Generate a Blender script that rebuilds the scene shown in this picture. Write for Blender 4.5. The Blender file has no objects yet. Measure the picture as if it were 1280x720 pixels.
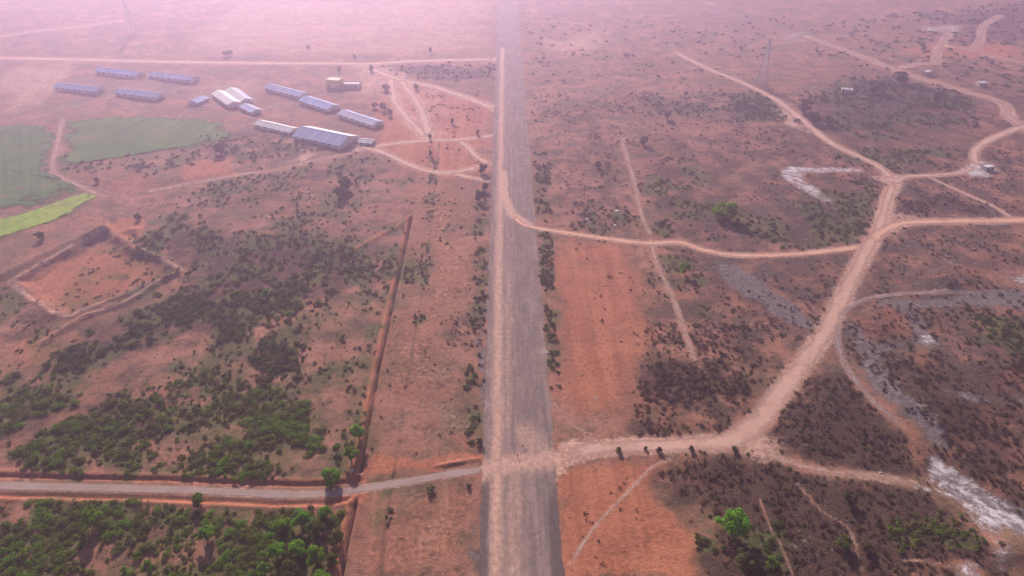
import bpy, math, random
import numpy as np
from mathutils import Vector, Matrix

random.seed(7)
RNG = np.random.default_rng(11)
SC = bpy.context.scene
COL = SC.collection
R = math.radians

# ------------------------------------------------------------------ camera
H = 220.0                       # flying height above the airstrip, metres
F = 866.0                       # focal length in pixels of the 1280 wide photograph
HORIZON_Y = -215.0
PITCH = math.atan((360.0 - HORIZON_Y) / F)
YAW = math.atan(11.0 * math.cos(PITCH) / F)     # turned a little clockwise from the runway axis
cam_data = bpy.data.cameras.new('camera')
cam = bpy.data.objects.new('camera', cam_data)
COL.objects.link(cam)
cam.location = (0, 0, H)
cam.rotation_euler = (math.pi / 2 - PITCH, 0, -YAW)
cam_data.sensor_fit = 'HORIZONTAL'
cam_data.sensor_width = 36.0
cam_data.lens = 36.0 * F / 1280.0
cam_data.clip_start = 1.0
cam_data.clip_end = 30000.0
SC.camera = cam

# ------------------------------------------------------------------ sky, sun, exposure
SUN_EL = R(26)
SUN_AZ = R(-15)                 # measured from the runway axis, negative is to the left
world = bpy.data.worlds.new('World')
SC.world = world
world.use_nodes = True
wn = world.node_tree
bg = wn.nodes['Background']
sky = wn.nodes.new('ShaderNodeTexSky')
sky.sky_type = 'NISHITA'
sky.sun_disc = False
sky.sun_elevation = SUN_EL
sky.sun_rotation = SUN_AZ
sky.altitude = 200
sky.air_density = 1.2
sky.dust_density = 1.0
sky.ozone_density = 1.5
wn.links.new(sky.outputs[0], bg.inputs[0])
bg.inputs[1].default_value = 0.06

SUN_DIR = Vector((math.sin(SUN_AZ) * math.cos(SUN_EL), math.cos(SUN_AZ) * math.cos(SUN_EL), math.sin(SUN_EL)))
sun_data = bpy.data.lights.new('sun', 'SUN')
sun_data.energy = 5.0
sun_data.angle = R(0.8)
sun_data.color = (1.0, 0.86, 0.75)
sun = bpy.data.objects.new('sun', sun_data)
COL.objects.link(sun)
sun.rotation_euler = (-SUN_DIR).to_track_quat('-Z', 'Y').to_euler()

SC.view_settings.view_transform = 'Standard'
SC.view_settings.look = 'None'
SC.view_settings.exposure = 0.92
SC.view_settings.gamma = 1.0
SC.render.engine = 'CYCLES'
cy = SC.cycles
cy.use_denoising = True
cy.max_bounces = 5
cy.diffuse_bounces = 2
cy.glossy_bounces = 1
cy.transmission_bounces = 1
cy.volume_bounces = 1
cy.transparent_max_bounces = 6
cy.use_adaptive_sampling = True
cy.adaptive_threshold = 0.02
cy.caustics_reflective = False
cy.caustics_refractive = False

HAZE_DENSITY = 0.00040
HAZE_COLOR = (0.82, 0.66, 1.0)
HAZE_G = 0.74


# ------------------------------------------------------------------ pixel <-> ground
_sp, _cp = math.sin(PITCH), math.cos(PITCH)
_sy, _cy = math.sin(YAW), math.cos(YAW)


def G(px, py, z=0.0):
    """Point of the level z seen at a pixel of the 1280 x 720 photograph."""
    u = (px - 640.0) / F
    v = (360.0 - py) / F
    fy = _cp + v * _sp
    fz = -_sp + v * _cp
    dx = u * _cy + fy * _sy
    dy = -u * _sy + fy * _cy
    t = (z - H) / fz
    return (dx * t, dy * t)


def GA(pts):
    return np.array([G(*p) for p in pts], float)


def depth_of(x, y):
    return (x * _sy + y * _cy) * _cp + H * _sp


def to_pixel(x, y, z=0.0):
    d = (x * _sy + y * _cy) * _cp + (H - z) * _sp
    u = (x * _cy - y * _sy) / d
    v = ((x * _sy + y * _cy) * _sp - (H - z) * _cp) / d
    return 640 + F * u, 360 - F * v


def m_per_px(px, py):
    x, y = G(px, py)
    return depth_of(x, y) / F


# ------------------------------------------------------------------ numpy noise
def _hash(ix, iy, seed):
    n = (ix.astype(np.int64) * 374761393 + iy.astype(np.int64) * 668265263 + seed * 974711) & 0x7fffffff
    n = ((n ^ (n >> 13)) * 1274126177) & 0x7fffffff
    n = n ^ (n >> 16)
    return (n & 0xffff) / 65535.0


def vnoise(x, y, seed=0):
    ix, iy = np.floor(x), np.floor(y)
    fx, fy = x - ix, y - iy
    fx = fx * fx * (3 - 2 * fx)
    fy = fy * fy * (3 - 2 * fy)
    a = _hash(ix, iy, seed)
    b = _hash(ix + 1, iy, seed)
    c = _hash(ix, iy + 1, seed)
    d = _hash(ix + 1, iy + 1, seed)
    return (a * (1 - fx) + b * fx) * (1 - fy) + (c * (1 - fx) + d * fx) * fy


def fbm(x, y, scale, seed=0, octv=4):
    x = np.asarray(x, float)
    y = np.asarray(y, float)
    s, amp, tot = 0, 0.5, 0
    k = 1.0 / scale
    for o in range(octv):
        s = s + amp * vnoise(x * k + 13.7 * o, y * k - 7.3 * o, seed + o)
        tot += amp
        amp *= 0.5
        k *= 2.03
    return s / tot


def sstep(a, b, x):
    t = np.clip((x - a) / (b - a), 0, 1)
    return t * t * (3 - 2 * t)


def seg_dist(X, Y, poly, closed=False):
    """Distance to a polyline and the parameter along it (index + fraction)."""
    D = np.full(X.shape, 1e9)
    T = np.zeros(X.shape)
    n = len(poly)
    for i in range(n if closed else n - 1):
        ax, ay = poly[i]
        bx, by = poly[(i + 1) % n]
        ex, ey = bx - ax, by - ay
        l2 = ex * ex + ey * ey + 1e-9
        t = np.clip(((X - ax) * ex + (Y - ay) * ey) / l2, 0, 1)
        d = np.hypot(X - ax - t * ex, Y - ay - t * ey)
        m = d < D
        D = np.where(m, d, D)
        T = np.where(m, i + t, T)
    return D, T


def inside(X, Y, poly):
    c = np.zeros(X.shape, bool)
    n = len(poly)
    j = n - 1
    for i in range(n):
        xi, yi = poly[i]
        xj, yj = poly[j]
        m = ((yi > Y) != (yj > Y)) & (X < (xj - xi) * (Y - yi) / (yj - yi + 1e-12) + xi)
        c ^= m
        j = i
    return c


def poly_mask(X, Y, poly, w):
    """Soft 0..1 mask of a ground polygon, edge width w metres."""
    out = np.zeros(X.shape)
    lo = poly.min(0) - w
    hi = poly.max(0) + w
    sel = (X >= lo[0]) & (X <= hi[0]) & (Y >= lo[1]) & (Y <= hi[1])
    if not sel.any():
        return out
    xs, ys = X[sel], Y[sel]
    d, _ = seg_dist(xs, ys, poly, True)
    sd = np.where(inside(xs, ys, poly), d, -d)
    out[sel] = sstep(-w, w, sd)
    return out


def line_mask(X, Y, poly, half, soft):
    out = np.zeros(X.shape)
    r = half + soft
    lo = poly.min(0) - r
    hi = poly.max(0) + r
    sel = (X >= lo[0]) & (X <= hi[0]) & (Y >= lo[1]) & (Y <= hi[1])
    if not sel.any():
        return out
    d, _ = seg_dist(X[sel], Y[sel], poly)
    out[sel] = 1 - sstep(half - 0.3 * soft, half + soft, d)
    return out


def smooth_line(pts, step=None):
    """Catmull-Rom through ground points, resampled evenly."""
    P = [np.array(p, float) for p in pts]
    P = [2 * P[0] - P[1]] + P + [2 * P[-1] - P[-2]]
    out = []
    for i in range(1, len(P) - 2):
        p0, p1, p2, p3 = P[i - 1], P[i], P[i + 1], P[i + 2]
        n = max(2, int(np.linalg.norm(p2 - p1) / (step or 2.0)))
        for k in range(n):
            t = k / n
            out.append(0.5 * (2 * p1 + (p2 - p0) * t + (2 * p0 - 5 * p1 + 4 * p2 - p3) * t * t + (3 * p1 - p0 - 3 * p2 + p3) * t ** 3))
    out.append(P[-2])
    return np.array(out)


# ------------------------------------------------------------------ traced layout (pixels of the photograph)
# name, label, category, width (m) list or number, dusty margin (m), points
TRACKS = [
    ('paved_road', 'straight narrow pale grey paved road crossing the left scrub to the runway', 3.0, 1.0,
     [(-60, 605), (0, 607), (110, 609.5), (220, 612), (320, 616.5), (380, 618), (440, 613), (500, 603.5), (560, 593), (604, 587)]),
    ('dirt_road', 'wide pale dirt haul road curving from the runway to the far right junction', [6, 7, 7, 8, 10, 10, 10, 9, 8, 7.5, 7, 6.5, 6, 5, 5], 4.0,
     [(700, 573), (740, 561), (800, 557), (860, 555), (915, 549), (950, 525), (978, 487), (1003, 455), (1028, 420), (1052, 374), (1076, 326), (1092, 297), (1101, 279), (1110, 247), (1118, 228)]),
    ('dirt_road', 'orange dirt road running level to the right edge of the picture', [7, 6.5, 6, 6.5, 8], 2.5,
     [(1090, 301), (1112, 284), (1145, 277.5), (1200, 276.5), (1300, 275)]),
    ('dirt_track', 'winding orange dirt track linking the runway with the haul road', [4, 4, 4.5, 4.5, 4, 4.5, 4.5, 4.5, 4, 5, 6], 2.0,
     [(641, 270), (655, 281), (682, 287), (722, 293), (770, 300), (810, 304), (850, 303), (882, 313), (925, 319), (1000, 317), (1078, 308)]),
    ('dirt_track', 'pale dirt track from the haul road junction to the white ash spill', [5, 5, 4.5, 4, 5], 2.0,
     [(1116, 230), (1132, 221), (1170, 219), (1203, 215), (1218, 207)]),
    ('dirt_track', 'curved pink track rising from the white ash spill to the right edge', 6.0, 1.5,
     [(1222, 207), (1217, 194), (1226, 181), (1252, 168), (1300, 150)]),
    ('dirt_track', 'long pale track running from the haul road junction up to the pylon', [6, 6, 6, 7, 9, 7, 6, 6, 6, 6], 2.0,
     [(1116, 224), (1098, 208), (1072, 195), (1038, 178), (1012, 158), (988, 138), (965, 122), (925, 102), (890, 88), (845, 66)]),
    ('dirt_track', 'thin diagonal path from the ash track down to the right road', 2.6, 1.0,
     [(1160, 221), (1195, 237), (1240, 257), (1268, 274)]),
    ('dirt_track', 'far pink road slanting across the top right fields', 10.0, 2.0,
     [(1010, 46), (1060, 64), (1112, 84), (1150, 98), (1200, 112), (1240, 124), (1257, 132), (1263, 147), (1285, 162)]),
    ('dirt_track', 'zigzag pale track climbing away in the far right corner', 8.0, 1.5,
     [(1128, 84), (1148, 80), (1168, 78), (1172, 64), (1186, 42)]),
    ('dirt_track', 'faint pink track beside the far right houses', 8.0, 1.5,
     [(1186, 58), (1214, 61), (1224, 52), (1230, 32), (1250, 20)]),
    ('dirt_track', 'thin pink track along the edge of the far right field', 8.0, 1.5,
     [(1214, 62), (1240, 70), (1275, 77), (1310, 80)]),
    ('dirt_track', 'broad pale dirt road running level beyond the blue roofed sheds', 10.0, 4.0,
     [(-80, 71), (0, 72.5), (100, 74.5), (200, 77), (320, 79), (420, 79.5), (460, 80), (520, 76.5), (617, 74)]),
    ('dirt_track', 'pale field boundary track in the far top left haze', 9.0, 5.0,
     [(-60, 50), (0, 45), (50, 38), (90, 34), (150, 26)]),
    ('dirt_track', 'pale track from the far level road down to the runway', [10, 9, 8, 8, 8], 4,
     [(455, 82), (495, 98), (540, 108), (580, 121), (622, 137)]),
    ('dirt_track', 'light dirt track between bushes right of the sheds', 8, 4,
     [(488, 98), (491, 115), (496, 131), (512, 150), (531, 172)]),
    ('dirt_track', 'second light dirt track beside the bushes right of the sheds', 8, 4,
     [(500, 100), (516, 120), (529, 144), (535, 170)]),
    ('dirt_track', 'light track running level from the sheds to the runway', 6.0, 3.0,
     [(446, 187), (490, 180), (530, 176), (575, 174), (621, 169)]),
    ('dirt_track', 'pale sagging track below the sheds ending at the runway bushes', [6, 6.5, 6, 6, 5.5, 5], 3.0,
     [(446, 182), (478, 190), (510, 205), (535, 213), (565, 216), (600, 208)]),
    ('dirt_track', 'short pale spur fanning out to the runway bushes', 5, 1.5,
     [(562, 216), (585, 221), (608, 226)]),
    ('dirt_track', 'short pale track bending down to the runway near the bushes', 5, 1.5,
     [(572, 176), (585, 184), (598, 198), (616, 205)]),
    ('footpath', 'long pale footpath wandering left below the sheds', 4.5, 1.5,
     [(448, 187), (430, 193), (396, 200), (350, 211), (300, 218), (250, 227), (190, 238)]),
    ('footpath', 'upper half of the long straight footpath right of the runway', 2.8, 0.8,
     [(795, 168), (778, 175), (783, 193), (794, 232), (800, 262), (812, 292)]),
    ('footpath', 'lower half of the long straight footpath right of the runway', 2.8, 0.8,
     [(813, 300), (822, 332), (841, 372), (856, 415), (868, 449)]),
    ('footpath', 'pale footpath slanting across bare red soil at the runway foot', 1.5, 0.8,
     [(712, 706), (726, 683), (747, 654), (772, 629), (797, 602), (815, 584), (838, 574)]),
    ('footpath', 'grey path curving from the haul road into the dark right scrub', 2.8, 1.0,
     [(1046, 405), (1048, 432), (1060, 462), (1090, 500), (1134, 537)]),
    ('footpath', 'pale track from the haul road bend to the white ash gully', [5, 4, 3, 2.5, 2.5], 3.0,
     [(944, 560), (985, 577), (1040, 590), (1090, 595), (1142, 604)]),
    ('footpath', 'pale footpath forking in the dark scrub near the lower right corner', 1.1, 0.5,
     [(996, 604), (1012, 622), (1030, 641), (1062, 661), (1071, 690), (1080, 725)]),
    ('footpath', 'faint footpath beside the lone bright tree in dark scrub', 0.8, 0.5,
     [(950, 618), (957, 648), (975, 680), (992, 725)]),
    ('footpath', 'faint footpath by the small white ash heap in the corner', 0.9, 0.5,
     [(1130, 700), (1160, 702), (1195, 712), (1215, 725)]),
    ('footpath', 'pale farm path running up the edge of the green field', 4.0, 1.0,
     [(78, 148), (72, 180), (66, 212), (90, 228), (130, 246)]),
    ('footpath', 'thin pale line painted along the lit bank below the red pit', 1.4, 1.2,  # pale ribbon painted for the sunlit crest of the lower pit bank
     [(48, 434), (74, 412), (108, 396), (150, 383), (200, 352)]),
    ('footpath', 'curved grey path arching over the ash field on the far right', 2.6, 1.0,
     [(1046, 398), (1068, 380), (1100, 370), (1150, 366), (1215, 366)]),
    ('footpath', 'thin worn line rounding the bare field corner beside the runway', 0.9, 0.8,
     [(681, 470), (687, 492), (700, 515), (720, 534), (745, 547)]),
]
TRACK_LINES = []
for _n, _l, _w, _m, _p in TRACKS:
    g = GA(_p)
    sl = smooth_line(g, 3.0)
    if np.isscalar(_w):
        wd = np.full(len(sl), float(_w))
    else:
        d0 = np.concatenate([[0], np.cumsum(np.linalg.norm(np.diff(g, axis=0), axis=1))])
        d1 = np.concatenate([[0], np.cumsum(np.linalg.norm(np.diff(sl, axis=0), axis=1))])
        wl = list(_w) + [_w[-1]] * (len(g) - len(_w))
        wd = np.interp(d1 / d1[-1], d0 / d0[-1], wl[:len(g)])
    TRACK_LINES.append((sl, wd))

# runway edges (ground metres); it runs along +Y
RX0 = 0.5 * (G(597, 712)[0] + G(619, 120)[0])
RX1 = 0.5 * (G(701, 712)[0] + G(656, 100)[0])
RW_Y0, RW_Y1 = 40.0, 2600.0
RCX = 0.5 * (RX0 + RX1)
# pale driven strip along the left third of the runway, and where the dirt roads cross it
RUNWAY_DUST = [
    (GA([(634, 735), (635, 540), (634, 300), (632, 100)]), 2.0, 8.0, 0.22),
    (GA([(620, 735), (620, 640), (622, 540), (622, 420), (624, 300), (626, 200), (627, 110), (628, 60)]), 0.5, 5.0, 1.0),
    (GA([(590, 590), (640, 580), (700, 571), (760, 560)]), 2.5, 9.0, 0.9),
    (GA([(628, 215), (630, 245), (640, 268), (660, 281)]), 2.5, 3.0, 1.0),
    (GA([(642, 735), (640, 690), (642, 640), (645, 590)]), 2.0, 5.0, 0.5),
    (GA([(633, 530), (634, 430), (636, 330)]), 1.5, 4.0, 0.45),
    (GA([(655, 540), (670, 560), (690, 572)]), 3.0, 8.0, 0.55),
]

# soil patches: polygon, edge width, strength
BARE = [  # bright bare red soil
    ([(688, 290), (760, 300), (800, 310), (815, 420), (790, 500), (745, 535), (715, 520), (692, 470)], 8, 0.75),
    ([(700, 585), (760, 570), (840, 575), (815, 610), (850, 640), (880, 680), (862, 735), (705, 735)], 4, 0.85),
    ([(20, 352), (130, 296), (218, 340), (82, 392)], 5, 0.75),
    ([(145, 276), (178, 278), (182, 300), (160, 312), (140, 296)], 3, 1.3),
    ([(230, 208), (300, 192), (300, 219), (226, 230)], 4, 0.8),
    ([(100, 205), (170, 190), (210, 235), (150, 250), (110, 235)], 5, 0.45),
    ([(0, 440), (40, 425), (70, 432), (60, 450), (0, 470)], 4, 0.7),
    ([(500, 220), (595, 225), (590, 420), (470, 560), (500, 300)], 12, 0.5),
    ([(470, 640), (590, 610), (590, 735), (440, 735)], 5, 0.45),
    ([(1060, 395), (1110, 385), (1130, 410), (1120, 430), (1065, 425)], 4, 0.8),
    ([(1130, 350), (1200, 330), (1250, 290), (1260, 330), (1200, 360)], 5, 0.6),
    ([(890, 345), (960, 380), (1000, 410), (960, 420), (900, 380)], 6, 0.6),
    ([(880, 260), (990, 190), (985, 300), (880, 300)], 12, 0.4),
    ([(780, 130), (920, 150), (1000, 175), (960, 190), (800, 170)], 14, 0.4),
    ([(470, 105), (612, 125), (608, 225), (540, 225), (460, 185)], 9, 0.75),
    ([(415, 98), (455, 100), (460, 118), (415, 114)], 5, 0.4),
    ([(1130, 60), (1280, 55), (1280, 70), (1150, 75)], 8, 0.8),
    ([(1170, 310), (1280, 285), (1280, 330), (1200, 345)], 6, 0.45),
    ([(430, 585), (470, 580), (600, 570), (600, 584), (470, 604)], 1.5, 0.8),
    ([(425, 618), (470, 612), (470, 630), (430, 640)], 2, 0.8),
    ([(330, 632), (430, 628), (430, 645), (340, 645)], 2, 0.5),
    ([(330, 398), (360, 398), (360, 410), (335, 412)], 2, 0.9),
]
LITTER = [
    ([(790, 180), (1000, 130), (1320, 90), (1320, 470), (1060, 470), (1000, 560), (820, 560), (800, 420), (815, 320)], 20, 0.44),
    ([(690, 130), (800, 120), (800, 290), (690, 285)], 14, 0.36),
    ([(130, 280), (520, 260), (500, 400), (440, 560), (120, 590), (0, 590), (0, 470), (80, 430)], 14, 0.26),  # dark leaf litter and charred dry grass under the scrub
    ([(822, 588), (860, 570), (940, 566), (990, 585), (1140, 605), (1170, 625), (1230, 665), (1245, 735), (866, 735), (885, 690), (925, 655), (850, 615)], 7, 0.92),
    ([(970, 500), (1010, 472), (1060, 478), (1110, 520), (1160, 575), (1150, 600), (1080, 590), (1000, 575), (955, 545)], 7, 0.87),
    ([(1060, 440), (1120, 448), (1200, 450), (1300, 440), (1300, 640), (1260, 640), (1190, 580), (1160, 560), (1110, 500)], 9, 0.74),
    ([(1205, 395), (1300, 380), (1300, 450), (1225, 445)], 8, 0.74),
    ([(795, 470), (830, 445), (880, 455), (950, 462), (940, 488), (870, 506), (805, 505)], 7, 0.78),
    ([(760, 545), (800, 520), (890, 515), (930, 535), (900, 545), (850, 550)], 6, 0.74),
    ([(880, 402), (955, 405), (945, 445), (890, 455)], 7, 0.55),
    ([(820, 395), (850, 390), (880, 440), (830, 440)], 7, 0.51),
    ([(815, 315), (900, 325), (890, 395), (825, 390)], 10, 0.41),
    ([(790, 200), (870, 205), (900, 250), (960, 285), (940, 305), (820, 298), (810, 260)], 11, 0.55),
    ([(930, 295), (1000, 235), (1095, 225), (1085, 300), (1000, 312)], 11, 0.69),
    ([(1135, 228), (1190, 240), (1250, 268), (1120, 270)], 9, 0.74),
    ([(1030, 195), (1100, 180), (1200, 190), (1190, 212), (1120, 212)], 9, 0.55),
    ([(1000, 120), (1060, 95), (1130, 95), (1220, 125), (1200, 160), (1080, 175), (1030, 160)], 13, 0.74),
    ([(918, 118), (970, 122), (985, 150), (930, 152)], 11, 0.83),
    ([(790, 122), (915, 115), (910, 140), (800, 150)], 11, 0.55),
    ([(700, 125), (790, 140), (820, 190), (700, 185)], 13, 0.32),
    ([(655, 175), (695, 178), (690, 205), (662, 205)], 8, 0.55),
    ([(738, 262), (782, 252), (785, 290), (740, 296)], 7, 0.55),
    ([(1110, 335), (1180, 365), (1280, 340), (1300, 395), (1200, 395), (1115, 385)], 11, 0.32),
    ([(170, 300), (230, 275), (330, 300), (420, 300), (480, 330), (400, 372), (330, 402), (240, 420), (110, 470), (60, 468), (80, 430), (215, 370), (240, 345)], 11, 0.69),
    ([(410, 315), (510, 318), (490, 360), (420, 360)], 9, 0.46),
    ([(170, 285), (260, 230), (380, 205), (500, 195), (470, 230), (300, 260)], 11, 0.41),
    ([(250, 170), (330, 160), (430, 185), (330, 205), (270, 190)], 11, 0.55),
    ([(0, 350), (70, 395), (58, 425), (0, 430)], 7, 0.64),
    ([(0, 470), (90, 490), (110, 600), (0, 598)], 7, 0.51),
    ([(75, 505), (200, 500), (210, 545), (120, 565)], 7, 0.51),
    ([(0, 622), (430, 635), (425, 735), (0, 735)], 9, 0.32),
    ([(470, 82), (612, 82), (612, 96), (540, 104), (490, 90)], 9, 0.64),
    ([(560, 395), (608, 400), (606, 440), (565, 430)], 6, 0.46),
    ([(1150, 20), (1300, 0), (1300, 50), (1200, 60)], 14, 0.6),
    ([(1050, 90), (1110, 70), (1280, 85), (1280, 120), (1150, 95)], 15, 0.37),
]
ASH = [  # white ash and salt crusts
    ([(978, 212), (986, 207), (1030, 208), (1082, 211), (1080, 215), (1022, 215), (1008, 218), (1008, 226), (1022, 234), (1044, 252), (1036, 256), (1010, 240), (980, 222)], 2.9, 0.88),
    ([(1204, 212), (1212, 202), (1226, 200), (1240, 208), (1252, 217), (1235, 222), (1212, 222)], 5.3, 0.84),
    ([(1154, 594), (1168, 566), (1194, 580), (1232, 606), (1264, 634), (1295, 654), (1295, 682), (1262, 662), (1240, 668), (1256, 690), (1242, 692), (1226, 662), (1196, 628), (1168, 606)], 3.1, 0.74),
    ([(1126, 600), (1150, 602), (1190, 612), (1200, 622), (1160, 614), (1130, 606)], 1.8, 0.7),
    ([(1192, 706), (1205, 698), (1222, 704), (1232, 735), (1205, 735)], 2.4, 0.66),
    ([(1145, 418), (1160, 412), (1172, 430), (1160, 440), (1150, 432)], 3.7, 0.62),
    ([(1178, 322), (1196, 332), (1192, 336), (1176, 327)], 2.9, 0.53),
    ([(1264, 348), (1290, 344), (1290, 358), (1272, 358)], 3.7, 0.79),
    ([(1148, 32), (1205, 30), (1203, 40), (1150, 40)], 6.9, 0.7),
    ([(975, 38), (1010, 40), (1012, 54), (978, 54)], 8.5, 0.53),
    ([(66, 132), (100, 130), (102, 134), (66, 135)], 3.7, 0.53),
]
GREY = [
    ([(1050, 400), (1075, 398), (1100, 440), (1160, 520), (1200, 560), (1180, 570), (1120, 520), (1070, 470)], 5, 0.75),
    ([(1090, 375), (1140, 350), (1210, 318), (1225, 325), (1160, 362), (1110, 388)], 5, 0.6),
    ([(1160, 480), (1320, 500), (1320, 525), (1180, 500)], 5, 0.65),
    ([(960, 200), (1090, 300), (1060, 305), (940, 215)], 8, 0.5),
    ([(820, 240), (1320, 180), (1320, 560), (1150, 560), (1000, 480), (830, 430)], 25, 0.46),  # grey ash and gravel
    ([(900, 325), (925, 330), (960, 355), (1015, 398), (1010, 410), (985, 405), (930, 368), (903, 345)], 3, 0.8),
    ([(1080, 385), (1100, 372), (1180, 372), (1280, 352), (1300, 390), (1220, 385), (1160, 388), (1120, 392)], 5, 0.8),
    ([(1110, 380), (1140, 385), (1170, 425), (1165, 445), (1140, 430)], 4, 0.75),
    ([(1048, 408), (1062, 420), (1100, 432), (1140, 440), (1110, 450), (1062, 446)], 4, 0.7),
    ([(1080, 480), (1130, 490), (1160, 520), (1140, 535), (1100, 510)], 5, 0.6),
    ([(1180, 460), (1300, 480), (1300, 510), (1200, 490)], 6, 0.5),
    ([(1185, 585), (1230, 605), (1290, 640), (1290, 672), (1240, 640), (1180, 602)], 4, 0.9),
    ([(1225, 640), (1262, 665), (1255, 735), (1232, 735)], 3, 0.6),
    ([(75, 100), (250, 95), (255, 125), (130, 125)], 10, 0.5),
    ([(310, 100), (420, 120), (420, 145), (330, 140)], 8, 0.35),
    ([(600, 735), (604, 640), (612, 500), (614, 300), (610, 300), (600, 500), (594, 735)], 1.0, 0.7),
    ([(940, 575), (985, 590), (1060, 605), (1010, 600), (960, 590)], 4, 0.5),
    ([(870, 180), (1000, 170), (1100, 185), (1000, 210)], 14, 0.35),
    ([(800, 0), (1000, 10), (980, 60), (860, 50)], 25, 0.4),
]
DUSTY = [
    ([(505, 300), (560, 250), (590, 300), (600, 570), (470, 590), (475, 500)], 10, 0.27),
    ([(465, 625), (590, 605), (590, 735), (445, 735)], 5, 0.24),
    ([(400, 92), (470, 88), (530, 100), (575, 125), (560, 160), (545, 180), (505, 160), (470, 128), (420, 115)], 12, 0.42),
    ([(250, 100), (330, 98), (340, 140), (300, 150), (240, 135)], 10, 0.35),  # pale pink dust
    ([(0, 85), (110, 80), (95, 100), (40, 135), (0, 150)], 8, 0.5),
    ([(430, 82), (520, 85), (500, 115), (440, 110)], 8, 0.55),
    ([(690, 545), (745, 556), (720, 575), (700, 600), (690, 590)], 3, 0.8),
    ([(905, 548), (960, 525), (985, 560), (950, 580), (900, 560)], 4, 0.6),
    ([(1085, 270), (1110, 262), (1150, 275), (1105, 300)], 4, 0.6),
    ([(1095, 220), (1160, 212), (1140, 226), (1118, 235)], 4, 0.6),
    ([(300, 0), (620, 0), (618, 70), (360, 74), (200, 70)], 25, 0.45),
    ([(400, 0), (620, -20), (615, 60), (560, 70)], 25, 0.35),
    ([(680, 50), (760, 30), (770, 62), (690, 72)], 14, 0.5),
    ([(985, 128), (1008, 150), (1016, 165), (990, 160), (975, 140)], 4, 0.7),
    ([(375, 190), (400, 190), (380, 206), (368, 200)], 4, 0.7),
    ([(438, 225), (456, 228), (455, 238), (440, 236)], 2, 0.7),
]
FIELDS = [
    ('crop_field', 'long green crop field below the far blue roofed sheds', 'green',
     [(80, 152), (150, 146), (215, 146), (274, 150), (290, 168), (262, 182), (200, 192), (120, 204), (72, 206)]),
    ('crop_field', 'dark bluish green crop field at the left edge of the picture', 'dark',
     [(-80, 160), (0, 156), (68, 160), (62, 212), (104, 238), (60, 254), (0, 272), (-80, 292)]),
    ('crop_field', 'bright light green strip of grass field below the dark field', 'light',
     [(-60, 292), (0, 275), (60, 256), (108, 242), (120, 250), (60, 278), (0, 298), (-60, 316)]),
]

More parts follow.
